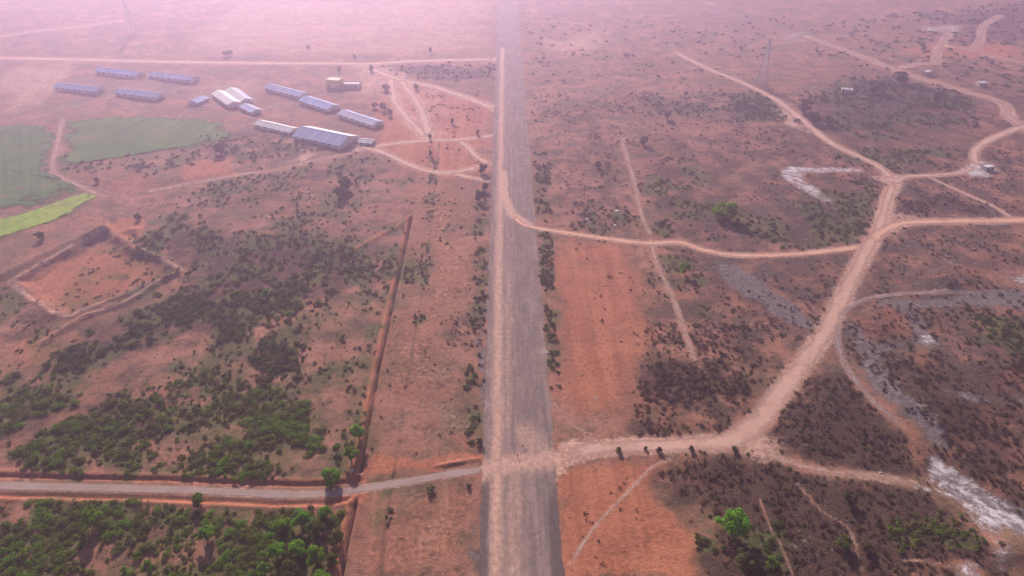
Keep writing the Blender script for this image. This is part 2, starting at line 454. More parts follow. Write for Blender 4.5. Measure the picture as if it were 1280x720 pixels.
# kind, where (words), polygon, bushes per 100 m2, size range (m), noise threshold
SCRUB = [
    ('green', 'in the dense thicket left of the paved road bushes', [(0, 466), (45, 470), (92, 490), (104, 520), (88, 560), (104, 600), (0, 598)], 8.72, (2.2, 5.2), 0.395),
    ('green', 'in the round thicket above the paved road on the left', [(78, 505), (165, 498), (208, 508), (200, 545), (125, 565), (75, 542)], 10.26, (2.2, 5.0), 0.355),
    ('dark', 'in the dark belt along the lower pit bank', [(65, 450), (78, 432), (150, 402), (215, 372), (258, 362), (245, 400), (190, 418), (150, 445), (100, 466), (62, 472)], 6.48, (2.6, 5.5), 0.31),
    ('olive', 'in the grey thicket right of the red pit', [(212, 366), (300, 330), (385, 300), (412, 330), (400, 382), (335, 402), (290, 422), (250, 412), (230, 396)], 4.71, (2.6, 5.5), 0.39),
    ('olive', 'in the loose scrub above the red pit', [(170, 296), (235, 268), (330, 296), (420, 296), (470, 318), (430, 350), (350, 330), (240, 335), (190, 318)], 3.06, (2.2, 5.0), 0.46),
    ('dark', 'in the clump in the middle of the red slope', [(318, 425), (340, 418), (385, 432), (372, 465), (335, 480)], 7.07, (2.6, 5.0), 0.26),
    ('green', 'in the lower clump of the red slope', [(310, 490), (340, 478), (375, 510), (368, 545), (318, 555)], 15.39, (2.8, 5.2), 0.225),
    ('green', 'in the small clump left of the trench', [(370, 535), (405, 540), (402, 568), (370, 565)], 15.39, (2.6, 5.0), 0.175),
    ('green', 'in the low clump directly above the paved road', [(228, 560), (290, 556), (345, 575), (335, 600), (230, 600)], 14.11, (2.2, 4.6), 0.275),
    ('green', 'in the ragged patch above the road near the left edge', [(105, 555), (170, 550), (225, 560), (225, 598), (110, 600)], 8.72, (2.0, 4.2), 0.395),
    ('green', 'on the red slope between the thickets', [(190, 470), (250, 465), (310, 470), (318, 530), (225, 540), (200, 505)], 8.72, (1.8, 4.2), 0.395),
    ('olive', 'scattered on the open red slope left of the trench', [(120, 455), (300, 395), (470, 350), (455, 540), (400, 545), (330, 490), (140, 500)], 1.05, (1.2, 3.2), 0.47),
    ('green', 'in the wide patch below the paved road at the left edge', [(0, 622), (100, 624), (112, 660), (92, 692), (0, 700)], 12.83, (2.2, 4.8), 0.315),
    ('green', 'around the tall bright tree below the road', [(98, 622), (168, 624), (160, 662), (100, 672)], 12.83, (2.0, 4.2), 0.295),
    ('green', 'in the patch between the two red clearings', [(138, 650), (190, 646), (182, 690), (138, 690)], 12.83, (2.0, 4.4), 0.255),
    ('green', 'in the strip below the road left of the bright grove', [(190, 634), (245, 640), (240, 690), (195, 685)], 10.26, (1.8, 4.0), 0.355),
    ('green', 'beside the bright grove on its left', [(262, 640), (330, 640), (322, 694), (278, 700)], 12.83, (2.0, 4.6), 0.275),
    ('green', 'under the bright grove trees', [(330, 640), (436, 645), (428, 725), (305, 725), (318, 680)], 10.26, (2.0, 4.4), 0.275),
    ('green', 'at the lower left corner of the picture', [(0, 692), (85, 690), (125, 730), (0, 730)], 12.83, (2.0, 4.6), 0.275),
    ('green', 'along the bottom edge below the red clearings', [(180, 705), (300, 695), (305, 730), (150, 730)], 9.23, (1.8, 4.2), 0.375),
    ('dark', 'in the line along the right runway edge', [(667, 190), (686, 190), (690, 300), (700, 480), (690, 500), (682, 480), (672, 320)], 3.77, (2.0, 4.6), 0.41),
    ('dark', 'in the line along the left runway edge', [(592, 240), (608, 240), (607, 400), (604, 470), (590, 560), (582, 480), (594, 340)], 2.83, (1.8, 4.6), 0.43),
    ('dry', 'on the greyish patch left of the runway middle', [(558, 398), (608, 395), (608, 445), (562, 432)], 6.08, (1.2, 3.0), 0.35),
    ('dark', 'in the dotted line between trench and runway', [(538, 200), (548, 200), (540, 300), (528, 400), (518, 415), (522, 350), (532, 280)], 3.06, (1.4, 3.6), 0.43),
    ('dark', 'in the dotted line below the paved road', [(480, 610), (494, 610), (488, 665), (476, 668)], 3.53, (1.4, 2.8), 0.36),
    ('olive', 'in the patch across the upper trench', [(415, 318), (512, 318), (530, 330), (520, 360), (430, 366)], 3.06, (1.8, 4.4), 0.43),
    ('olive', 'on the pink ground above the upper trench', [(330, 250), (420, 262), (460, 290), (400, 300), (340, 285)], 1.5, (1.6, 4.2), 0.5),
    ('dark', 'in the scrub behind the straight footpath', [(800, 205), (870, 205), (905, 255), (960, 285), (940, 305), (825, 298), (812, 262)], 2.59, (2.0, 4.8), 0.43),
    ('dark', 'around the white rubbish beside the winding track', [(736, 262), (784, 254), (786, 290), (740, 298)], 4.24, (1.8, 4.2), 0.36),
    ('olive', 'on the slope below the winding track', [(815, 312), (905, 325), (895, 395), (828, 392)], 1.9, (1.6, 4.2), 0.45),
    ('dry', 'in the dry patch beside the lower footpath', [(815, 392), (880, 395), (885, 445), (825, 442)], 6.08, (1.4, 3.2), 0.36),
    ('dry', 'in the brown patch right of the lower footpath', [(884, 402), (955, 405), (945, 448), (890, 455)], 6.69, (1.4, 3.6), 0.34),
    ('dry', 'in the big brown thicket above the haul road', [(796, 468), (830, 444), (880, 455), (950, 462), (940, 490), (870, 508), (803, 506)], 9.72, (1.5, 3.6), 0.25),
    ('dry', 'in the brown strip along the haul road upper edge', [(762, 545), (800, 520), (890, 514), (932, 535), (900, 545), (850, 550)], 8.5, (1.3, 3.2), 0.3),
    ('dry', 'in the burnt scrub left of the lone bright tree', [(822, 590), (860, 571), (935, 568), (940, 600), (900, 640), (855, 615)], 9.72, (1.2, 3.0), 0.28),
    ('dry', 'in the burnt scrub around the footpath fork', [(940, 572), (990, 588), (1140, 608), (1170, 630), (1120, 660), (960, 640)], 7.29, (1.1, 2.8), 0.33),
    ('dry', 'in the burnt scrub along the bottom right edge', [(900, 645), (960, 640), (1120, 660), (1235, 680), (1240, 730), (868, 730), (884, 690)], 7.29, (1.2, 3.0), 0.33),
    ('green', 'in the green belt under the white ash gully', [(1110, 660), (1150, 645), (1205, 650), (1232, 668), (1200, 690), (1120, 680)], 12.83, (1.6, 3.6), 0.295),
    ('dark', 'below the lone bright tree', [(868, 665), (910, 672), (990, 660), (985, 728), (870, 728)], 5.42, (1.8, 4.0), 0.37),
    ('dry', 'in the dark scrub inside the haul road bend', [(972, 500), (1010, 473), (1060, 478), (1110, 520), (1160, 576), (1150, 600), (1080, 590), (1000, 575), (957, 546)], 8.5, (1.3, 3.2), 0.3),
    ('dry', 'in the dark scrub right above the ash gully', [(1140, 505), (1300, 500), (1300, 640), (1260, 640), (1190, 578), (1150, 545)], 6.69, (1.3, 3.4), 0.33),
    ('dry', 'in the terraced brown scrub below the grey ash field', [(1062, 446), (1150, 448), (1300, 455), (1300, 492), (1110, 490)], 5.47, (1.4, 3.4), 0.38),
    ('dark', 'on the dark hump at the right edge', [(1210, 395), (1300, 380), (1300, 450), (1225, 446)], 5.89, (1.8, 4.0), 0.33),
    ('dry', 'around the orange bare hollow', [(1055, 388), (1110, 378), (1200, 395), (1180, 440), (1110, 432), (1062, 430)], 3.51, (1.4, 3.2), 0.43),
    ('dark', 'in the scrub left of the haul road top', [(935, 296), (1000, 236), (1096, 226), (1086, 300), (1000, 312)], 3.06, (2.0, 4.8), 0.41),
    ('dry', 'in the dark triangle between the right roads', [(1136, 228), (1192, 241), (1252, 268), (1120, 271)], 4.37, (1.8, 4.0), 0.36),
    ('dry', 'on the brown ground below the right road', [(1110, 290), (1280, 282), (1280, 350), (1190, 365), (1100, 330)], 1.4, (1.6, 3.8), 0.48),
    ('dark', 'in the scrub above the white ash strip', [(1032, 195), (1100, 180), (1200, 190), (1190, 212), (1120, 212)], 2.36, (2.0, 5.0), 0.43),
    ('dark', 'in the far bluish scrub on the right', [(1000, 122), (1060, 95), (1130, 95), (1225, 125), (1205, 160), (1080, 176), (1030, 160)], 1.7, (3.0, 7.0), 0.4),
    ('dark', 'in the far dark patch below the pylon', [(918, 116), (970, 120), (986, 150), (930, 152)], 2.83, (3.0, 7.0), 0.31),
    ('dark', 'in the far belt on the red plain', [(790, 122), (915, 115), (910, 142), (800, 150)], 1.3, (2.6, 6.0), 0.42),
    ('dry', 'scattered on the far red plain right of the runway', [(665, 110), (790, 110), (1000, 165), (990, 205), (800, 200), (668, 190)], 1.2, (2.0, 4.6), 0.47),
    ('dry', 'dotted over the plain beside the straight footpath', [(690, 200), (790, 200), (810, 290), (700, 284)], 1.35, (1.6, 4.0), 0.47),
    ('dark', 'in the far dark hedge along the level road', [(470, 83), (612, 82), (612, 94), (540, 103), (490, 91)], 1.6, (3.0, 6.0), 0.36),
    ('dark', 'in the loose scrub below the crop field', [(172, 285), (260, 230), (380, 206), (430, 190), (500, 197), (470, 230), (300, 262)], 1.65, (2.0, 5.0), 0.45),
    ('olive', 'in the scrub between crop field and sheds', [(250, 170), (330, 160), (430, 185), (330, 206), (270, 192)], 1.4, (2.4, 5.6), 0.42),
    ('olive', 'on the dull ground left of the red pit', [(0, 355), (70, 396), (56, 424), (0, 428)], 2.59, (1.6, 3.6), 0.43),
    ('dry', 'on the bare field right of the runway', [(700, 300), (800, 312), (812, 440), (790, 470), (720, 330)], 0.52, (1.2, 2.8), 0.52),
    ('dry', 'on bare red soil at the runway foot', [(700, 590), (830, 585), (880, 690), (860, 728), (720, 728)], 0.9, (0.9, 2.0), 0.49),
    ('dry', 'on the strip between trench and runway', [(500, 240), (590, 240), (600, 560), (470, 580), (470, 520)], 0.52, (0.9, 2.4), 0.49),
    ('dry', 'scattered around the light tracks right of the sheds', [(500, 110), (612, 112), (610, 205), (540, 205)], 0.9, (1.8, 4.0), 0.47),
    ('dry', 'dotted over the right hand plain', [(820, 300), (1000, 200), (1280, 180), (1280, 460), (1060, 460), (1000, 440), (950, 540), (800, 540), (790, 440)], 1.65, (1.2, 3.4), 0.42),
    ('olive', 'dotted over the left hand slope', [(120, 300), (510, 270), (470, 520), (440, 600), (0, 595), (0, 460)], 1.35, (1.2, 3.4), 0.41),
    ('olive', 'dotted over the plain beyond the trench', [(300, 210), (590, 225), (585, 330), (515, 270), (330, 300)], 0.75, (1.6, 3.6), 0.45),
    ('dark', 'along the edges of the crop field', [(60, 195), (130, 203), (210, 192), (300, 170), (310, 190), (200, 215), (70, 220)], 1.6, (2.4, 5.5), 0.4),
    ('dark', 'far off in the upper right haze', [(1000, 30), (1300, 0), (1300, 120), (1130, 92), (1030, 80)], 0.33, (4.0, 8.0), 0.47),
    ('dark', 'far off beyond the runway in the haze', [(660, 20), (990, 20), (960, 100), (665, 105)], 0.18, (3.0, 7.0), 0.47),
]

TR_X = np.array([[515, 272], [502, 330], [487, 400], [473, 465], [461, 530], [451, 588]], float)
TRENCH_A = GA([(515, 272), (502, 330), (487, 400), (473, 465), (461, 530), (451, 590)])
TRENCH_B = GA([(445, 628), (436, 668), (425, 735)])
BANK_C = GA([(515, 272), (490, 288), (455, 306), (400, 338), (370, 352)])
ROADLINE = TRACK_LINES[0][0]

def prep(lst):
    return [(GA(p), w, s) for p, w, s in lst]
BARE, LITTER, ASH, GREY, DUSTY = map(prep, (BARE, LITTER, ASH, GREY, DUSTY))


def soil_masks(X, Y):
    m = {}
    w1x, w1y = fbm(X, Y, 24, 91, 4) - 0.5, fbm(X, Y, 24, 95, 4) - 0.5
    w2x, w2y = fbm(X, Y, 7, 101, 3) - 0.5, fbm(X, Y, 7, 105, 3) - 0.5
    far = 1 + np.clip((Y - 350) / 300, 0, 3)
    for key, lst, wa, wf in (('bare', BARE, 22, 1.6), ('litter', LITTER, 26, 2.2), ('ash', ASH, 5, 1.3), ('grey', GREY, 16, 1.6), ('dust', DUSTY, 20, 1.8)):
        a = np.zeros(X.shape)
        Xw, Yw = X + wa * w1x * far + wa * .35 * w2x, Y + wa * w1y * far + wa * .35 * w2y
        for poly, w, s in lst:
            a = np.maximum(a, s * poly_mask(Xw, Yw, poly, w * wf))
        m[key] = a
    tr = np.zeros(X.shape)
    for (sl, wd), t in zip(TRACK_LINES, TRACKS):
        hw = float(wd.mean()) * 0.5
        tr = np.maximum(tr, line_mask(X, Y, sl, hw, t[3] + hw * 0.6) * (0.75 if t[0] != 'footpath' else 0.5))
    m['dust'] = np.maximum(m['dust'], tr)
    for line in (TRENCH_A, TRENCH_B):
        L2 = line + np.array([-2.4, 0])
        m['bare'] = np.maximum(m['bare'], line_mask(X, Y, L2, 1.0, 1.2) * 1.2)  # bare spoil on the left bank, brightened in colour as if sunlit
    dp, _ = seg_dist(X, Y, PIT, True)
    ip = inside(X, Y, PIT)
    m['dust'] = np.maximum(m['dust'], 0.62 * np.exp(-((dp - 3.0) / 2.0) ** 2) * (~ip))
    m['bare'] = np.maximum(m['bare'], line_mask(X, Y, BANK_C, 1.5, 2.0) * 0.8)
    dd, _ = seg_dist(X, Y, ROADLINE)
    m['bare'] = np.maximum(m['bare'], 0.9 * np.exp(-((dd - 5.5) / 2.2) ** 2) * (X < G(455, 611)[0]))
    m['litter'] = np.maximum(m['litter'], 0.5 * line_mask(X, Y, GA([(549, 180), (537, 300), (522, 400), (506, 500), (497, 560), (484, 640), (474, 735)]), 0.5, 1.2))  # dark line painted in place of a shallow groove
    wd_ = np.zeros(X.shape)
    for kind, where, pts, dens, sz, thr in SCRUB:
        if kind != 'dry':
            pm = poly_mask(X + 6 * w2x + 10 * w1x, Y + 6 * w2y + 10 * w1y, GA(pts), 6)
            q = pm > 0
            if q.any():
                v = np.zeros(X.shape)
                v[q] = pm[q] * sstep(thr - .06, thr + .10, fbm(X[q], Y[q], 16, 71, 3)) * min(1, 0.25 + dens / 4)
                wd_ = np.maximum(wd_, v)
    m['weeds'] = wd_ * (1 - tr)
    m['track'] = tr
    m['litter'] = m['litter'] * (1 - 0.95 * np.clip(tr * 1.3, 0, 1)) * (1 - np.clip(m['ash'], 0, 1))
    return m


# ------------------------------------------------------------------ ground relief
def flatness(X, Y):
    """1 on open ground, 0 on and beside the runway and the tracks."""
    f = sstep(2, 14, np.abs(X - RCX) - (RX1 - RX0) / 2)
    for sl, wd in TRACK_LINES:
        f = f * (1 - line_mask(X, Y, sl, wd.mean() * 0.5 + 2.5, 12))
    return f


PIT = GA([(20, 352), (130, 292), (218, 338), (82, 394)])
PIT_NW = GA([(0, 348), (60, 318), (128, 287)])
PIT_SE = GA([(52, 430), (108, 396), (155, 380), (222, 340)])
MOUNDS = [(1180, 352, 16, 3.0), (1100, 410, 12, 1.5), (165, 290, 7, 2.0), (1265, 690, 9, 2.5), (1150, 500, 18, 1.2), (1240, 420, 20, 1.6), (1030, 520, 16, 1.0)]


def relief(X, Y):
    f = flatness(X, Y)
    z = f * (2.2 * (fbm(X, Y, 60, 3, 3) - 0.5) + 0.9 * (fbm(X, Y, 14, 5, 3) - 0.5))
    for line in (TRENCH_A, TRENCH_B):
        d, t = seg_dist(X, Y, line)
        near = d < 14
        sgn = np.sign(X - np.interp(Y, line[::-1, 1], line[::-1, 0]))
        off = d * sgn
        wob = 0.5 * (fbm(X, Y, 9, 21, 2) - 0.5)
        z = np.where(near, z * sstep(3, 12, d), z)
        z = z - 2.0 * (1 - sstep(0.35, 0.75, np.abs(off + wob)))
        z = z + (1.0 + 1.3 * (fbm(X, Y, 7, 22, 3) - 0.5)) * np.exp(-((off + 2.3) / 0.9) ** 2) * (d < 8)
    d, t = seg_dist(X, Y, BANK_C)
    z = z + 1.0 * np.exp(-(d / 1.6) ** 2)
    # roadside ditches of the paved road
    d, t = seg_dist(X, Y, ROADLINE)
    onleft = sstep(G(440, 613)[0] + 4, G(440, 613)[0] - 6, X) if False else (1 - sstep(G(455, 611)[0] - 6, G(455, 611)[0] + 2, X))
    wob = 0.8 * (fbm(X, Y, 10, 31, 2) - 0.5)
    z = z - 0.7 * onleft * np.exp(-((d - 4.6 + wob) / 0.9) ** 2)
    z = z + 0.45 * onleft * np.exp(-((d - 7.0 + wob) / 1.0) ** 2)
    # low earth ridge above the road near the runway
    d, t = seg_dist(X, Y, GA([(545, 583), (575, 578), (598, 574)]))
    z = z + 0.9 * np.exp(-(d / 0.9) ** 2) * (0.3 + fbm(X, Y, 4, 33, 2))
    # dug pit with banks
    xw, yw = X + 9 * (fbm(X, Y, 14, 38, 3) - .5), Y + 9 * (fbm(X, Y, 14, 39, 3) - .5)
    pm = poly_mask(xw, yw, PIT, 4.5)
    z = z * (1 - pm) - 2.6 * pm
    d, t = seg_dist(xw, yw, PIT, True)
    z = z + 1.2 * np.exp(-((d - 3.5) / 1.8) ** 2) * (1 - pm) * (0.55 + 0.9 * fbm(X, Y, 9, 37, 3))
    d, t = seg_dist(X, Y, PIT_NW)
    z = z + 2.0 * np.exp(-((d - 1) / 3.6) ** 2)
    d, t = seg_dist(X, Y, PIT_SE)
    z = z + 1.7 * np.exp(-(d / 2.2) ** 2) * (0.5 + fbm(X, Y, 6, 35, 2))
    for px, py, r, h in MOUNDS:
        cx, cy_ = G(px, py)
        q = np.hypot(X - cx, Y - cy_) / r
        z = z + h * np.exp(-(q * 1.5) ** 2) * (0.6 + 0.8 * fbm(X, Y, 8, 36, 3))
    # ash gully, lower right
    z = z - 0.9 * poly_mask(X, Y, ASH[2][0], 3)
    return z


# ------------------------------------------------------------------ materials
def new_mat(name):
    m = bpy.data.materials.new(name)
    m.use_nodes = True
    nt = m.node_tree
    nt.nodes.clear()
    out = nt.nodes.new('ShaderNodeOutputMaterial')
    return m, nt, out


class NB:
    """Small helper to write node trees tersely."""
    def __init__(s, nt):
        s.nt = nt

    def n(s, t, **kw):
        nd = s.nt.nodes.new(t)
        for k, v in kw.items():
            setattr(nd, k, v)
        return nd

    def link(s, a, b):
        if isinstance(a, (int, float)):
            b.default_value = a
        elif isinstance(a, tuple):
            b.default_value = a if len(a) == 4 else (*a, 1)
        else:
            s.nt.links.new(a, b)

    def math(s, op, a, b=0.0, c=None, clamp=False):
        nd = s.n('ShaderNodeMath', operation=op, use_clamp=clamp)
        s.link(a, nd.inputs[0]); s.link(b, nd.inputs[1])
        if c is not None:
            s.link(c, nd.inputs[2])
        return nd.outputs[0]

    def mix(s, f, a, b, mode='MIX'):
        nd = s.n('ShaderNodeMix', data_type='RGBA', blend_type=mode, clamp_factor=True)
        s.link(f, nd.inputs[0]); s.link(a, nd.inputs[6]); s.link(b, nd.inputs[7])
        return nd.outputs[2]

    def noise(s, vec, scale, detail=4.0, rough=0.55, dim='3D'):
        nd = s.n('ShaderNodeTexNoise', noise_dimensions=dim)
        s.link(vec, nd.inputs['Vector'])
        nd.inputs['Scale'].default_value = scale
        nd.inputs['Detail'].default_value = detail
        nd.inputs['Roughness'].default_value = rough
        return nd.outputs[0]

    def smooth(s, x, lo, hi, a=0.0, b=1.0):
        nd = s.n('ShaderNodeMapRange', interpolation_type='SMOOTHSTEP')
        s.link(x, nd.inputs[0]); s.link(lo, nd.inputs[1]); s.link(hi, nd.inputs[2])
        nd.inputs[3].default_value = a; nd.inputs[4].default_value = b
        return nd.outputs[0]

    def attr(s, name):
        nd = s.n('ShaderNodeAttribute', attribute_name=name)
        return nd

    def scale_vec(s, vec, x, y, z):
        nd = s.n('ShaderNodeVectorMath', operation='MULTIPLY')
        s.link(vec, nd.inputs[0]); nd.inputs[1].default_value = (x, y, z)
        return nd.outputs[0]

    def pos(s):
        return s.n('ShaderNodeNewGeometry').outputs['Position']

    def bsdf(s, color, rough=0.95, spec=0.1, normal=None):
        b = s.n('ShaderNodeBsdfPrincipled')
        s.link(color, b.inputs['Base Color']); s.link(rough, b.inputs['Roughness'])
        b.inputs['Specular IOR Level'].default_value = spec
        if normal is not None:
            s.link(normal, b.inputs['Normal'])
        return b.outputs[0]

    def bump(s, h, dist, strength=1.0):
        b = s.n('ShaderNodeBump')
        b.inputs['Strength'].default_value = strength
        b.inputs['Distance'].default_value = dist
        s.link(h, b.inputs['Height'])
        return b.outputs[0]


def soil_material(name, kind):
    m, nt, out = new_mat(name)
    k = NB(nt)
    p = k.pos()
    big = k.noise(p, 0.012, 3)
    mid = k.noise(p, 0.06, 5, 0.6)
    fine = k.noise(p, 0.45, 4, 0.65)
    tiny = k.noise(p, 1.8, 3, 0.6)
    A = k.n('ShaderNodeSeparateColor'); k.link(k.attr('soil_a').outputs['Color'], A.inputs[0])
    B = k.n('ShaderNodeSeparateColor'); k.link(k.attr('soil_b').outputs['Color'], B.inputs[0])
    bare, litter, dust = A.outputs[0], A.outputs[1], A.outputs[2]
    ash, grey, dark = B.outputs[0], B.outputs[1], B.outputs[2]
    rot = k.n('ShaderNodeVectorRotate', rotation_type='Z_AXIS'); k.link(p, rot.inputs[0]); rot.inputs['Angle'].default_value = R(42)
    ashn = k.noise(k.scale_vec(rot.outputs[0], 0.13, 0.30, 0.3), 1.0, 6, 0.7)
    if kind == 'ground':
        jit = k.math('ADD', k.math('MULTIPLY', k.math('SUBTRACT', mid, 0.5), 1.5), k.math('MULTIPLY', k.math('SUBTRACT', fine, 0.5), 1.3))
    else:
        sn = k.noise(k.scale_vec(p, 0.55, 0.035, 0.1), 1.0, 5, 0.6)
        jit = k.math('ADD', k.math('MULTIPLY', k.math('SUBTRACT', sn, 0.5), 1.6), k.math('MULTIPLY', k.math('SUBTRACT', mid, 0.5), 0.7))
    if kind == 'ground':
        base = k.mix(k.smooth(big, 0.35, 0.65), (0.205, 0.095, 0.062), (0.275, 0.130, 0.090))
        base = k.mix(k.smooth(mid, 0.42, 0.68), base, (0.145, 0.076, 0.052))
        base = k.mix(k.math('MULTIPLY', k.smooth(k.noise(p, 0.025, 5, 0.62), 0.52, 0.68), 0.6), base, (0.30, 0.150, 0.108))
        # long faint drag and tyre marks along the airstrip
        ps = k.scale_vec(p, 0.17, 0.012, 0.1)
        st = k.noise(ps, 1.0, 3)
        base = k.mix(k.math('MULTIPLY', k.smooth(st, 0.5, 0.72), 0.35), base, (0.32, 0.165, 0.120))
        # thin dry grass, dull olive-brown
        base = k.mix(k.math('MULTIPLY', k.smooth(k.noise(p, 0.03, 6, 0.68), 0.44, 0.60), 0.72), base, (0.122, 0.086, 0.050))
        base = k.mix(k.math('MULTIPLY', k.smooth(k.noise(p, 0.13, 6, 0.72), 0.50, 0.62), 0.6), base, (0.070, 0.050, 0.034))
    else:
        ps = k.scale_vec(p, 0.5, 0.03, 0.1)
        st = k.noise(ps, 1.0, 4)
        base = k.mix(k.smooth(st, 0.40, 0.60), (0.150, 0.115, 0.103), (0.225, 0.160, 0.142))
        base = k.mix(k.smooth(mid, 0.42, 0.68), base, (0.150, 0.112, 0.102))
        vo = k.n('ShaderNodeTexVoronoi', feature='DISTANCE_TO_EDGE'); k.link(k.scale_vec(p, 0.16, 0.13, 0.1), vo.inputs['Vector']); vo.inputs['Scale'].default_value = 1.0
        base = k.mix(k.math('MULTIPLY', k.smooth(vo.outputs[0], 0.035, 0.010), 0.35), base, (0.075, 0.060, 0.055))
        # crumbled bright patches and patched holes
        base = k.mix(k.math('MULTIPLY', k.smooth(k.noise(k.scale_vec(p, 1.0, .4, 1.0), 0.13, 4, 0.6), 0.58, 0.72), 0.55), base, (0.36, 0.265, 0.24))
        base = k.mix(k.math('MULTIPLY', k.smooth(k.noise(k.scale_vec(p, 1.0, .2, 1.0), 0.09, 4, 0.6), 0.56, 0.70), 0.5), base, (0.10, 0.085, 0.090))
    c = base
    c = k.mix(k.smooth(k.math('ADD', bare, k.math('MULTIPLY', jit, 0.7)), 0.25, 0.85), c,
              k.mix(k.smooth(k.math('ADD', k.math('MULTIPLY', st, 0.5), k.math('ADD', k.math('MULTIPLY', mid, 0.3), k.math('MULTIPLY', fine, 0.2))), 0.38, 0.62), (0.25, 0.090, 0.052), (0.345, 0.135, 0.078)))
    c = k.mix(k.math('MULTIPLY', k.smooth(k.math('ADD', grey, k.math('MULTIPLY', jit, 0.6)), 0.25, 0.8), 0.85), c, (0.105, 0.083, 0.080))
    c = k.mix(k.math('MULTIPLY', k.smooth(k.math('ADD', litter, k.math('MULTIPLY', jit, 0.9)), 0.15, 0.72), 0.94), c,
              k.mix(k.smooth(tiny, 0.35, 0.65), (0.026, 0.019, 0.015), (0.082, 0.048, 0.036)))
    dlo, dhi = (0.2, 0.85) if kind == 'ground' else (0.0, 1.15)
    c = k.mix(k.math('MULTIPLY', k.smooth(k.math('ADD', grey, k.math('MULTIPLY', jit, 0.35)), 0.46, 0.72), 0.85), c,
              k.mix(k.smooth(fine, 0.35, 0.65), (0.098, 0.082, 0.083), (0.165, 0.138, 0.138)))
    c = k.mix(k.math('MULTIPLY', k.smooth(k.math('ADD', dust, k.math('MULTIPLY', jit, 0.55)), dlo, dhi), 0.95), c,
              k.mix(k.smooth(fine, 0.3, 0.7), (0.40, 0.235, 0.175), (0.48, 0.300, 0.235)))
    c = k.mix(k.smooth(k.math('ADD', ash, k.math('MULTIPLY', jit, 1.3)), 0.3, 1.1), c,
              k.mix(k.smooth(ashn, 0.42, 0.60), (0.50, 0.46, 0.475), (0.17, 0.145, 0.155)))
    if kind == 'ground':   # creeping weeds under the thickets
        c = k.mix(k.math('MULTIPLY', k.smooth(k.math('ADD', dark, k.math('MULTIPLY', jit, 1.1)), 0.25, 0.95), 0.8), c,
                  k.mix(k.smooth(fine, 0.35, 0.65), (0.040, 0.058, 0.018), (0.092, 0.098, 0.036)))
    else:
        c = k.mix(k.math('MULTIPLY', k.smooth(k.math('ADD', dark, k.math('MULTIPLY', jit, 0.6)), 0.3, 0.7), 0.85), c, (0.088, 0.068, 0.066))
    # grain
    g = k.math('ADD', k.math('MULTIPLY', tiny, 1.0), k.math('ADD', k.math('MULTIPLY', fine, 1.0), 0.04))
    gc = k.n('ShaderNodeCombineColor')
    for i in range(3):
        k.link(g, gc.inputs[i])
    c = k.mix(0.75, c, gc.outputs[0], 'MULTIPLY')
    h = k.math('ADD', fine, k.math('MULTIPLY', tiny, 0.4))
    nrm = k.bump(h, 0.45 if kind == 'ground' else 0.08, 0.8)
    k.link(k.bsdf(c, 0.96, 0.05, nrm), out.inputs[0])
    return m


def track_material(name, c0, c1, rut, soft=1.7, ruts=True):
    m, nt, out = new_mat(name)
    k = NB(nt)
    p = k.pos()
    S = k.n('ShaderNodeSeparateColor'); k.link(k.attr('across').outputs['Color'], S.inputs[0])
    v, edge = S.outputs[0], S.outputs[1]
    fine = k.noise(p, 0.35, 4, 0.6)
    mid = k.noise(p, 0.07, 4, 0.6)
    c = k.mix(k.smooth(k.math('ADD', k.math('MULTIPLY', fine, 0.4), k.math('MULTIPLY', mid, 0.6)), 0.35, 0.65), c0, c1)
    # two wheel ruts, worn smoother and paler
    r = k.math('ABSOLUTE', k.math('SUBTRACT', k.math('ABSOLUTE', k.math('SUBTRACT', v, 0.5)), 0.2))
    c = k.mix(k.math('MULTIPLY', k.smooth(r, 0.12, 0.02), 0.3 if ruts else 0.0), c, rut)
    nn = k.math('ADD', k.math('MULTIPLY', k.noise(p, 0.5, 5, 0.7), 0.6), k.math('MULTIPLY', k.noise(p, 0.09, 3), 0.4))
    a = k.math('ADD', k.math('MULTIPLY', k.math('SUBTRACT', 1.0, edge), soft), k.math('MULTIPLY', k.math('SUBTRACT', nn, 0.55), 2.8), clamp=True)
    t = k.n('ShaderNodeBsdfTransparent')
    mx = k.n('ShaderNodeMixShader')
    k.link(a, mx.inputs[0]); k.link(t.outputs[0], mx.inputs[1])
    k.link(k.bsdf(c, 0.95, 0.05, k.bump(fine, 0.12, 0.7)), mx.inputs[2])
    k.link(mx.outputs[0], out.inputs[0])
    return m


def plain_material(name, c0, c1, scale=1.0, rough=0.8, spec=0.2, rand=0.0, metallic=0.0):
    m, nt, out = new_mat(name)
    k = NB(nt)
    tc = k.n('ShaderNodeTexCoord').outputs['Object']
    c = k.mix(k.smooth(k.noise(tc, scale, 4, 0.6), 0.35, 0.65), c0, c1)
    if rand:
        oi = k.n('ShaderNodeObjectInfo').outputs['Random']
        hs = k.n('ShaderNodeHueSaturation')
        k.link(k.math('ADD', 1.0 - rand, k.math('MULTIPLY', oi, 2 * rand)), hs.inputs['Value'])
        k.link(c, hs.inputs['Color'])
        c = hs.outputs[0]
    b = k.n('ShaderNodeBsdfPrincipled')
    k.link(c, b.inputs['Base Color'])
    b.inputs['Roughness'].default_value = rough
    b.inputs['Metallic'].default_value = metallic
    b.inputs['Specular IOR Level'].default_value = spec
    k.link(b.outputs[0], out.inputs[0])
    return m


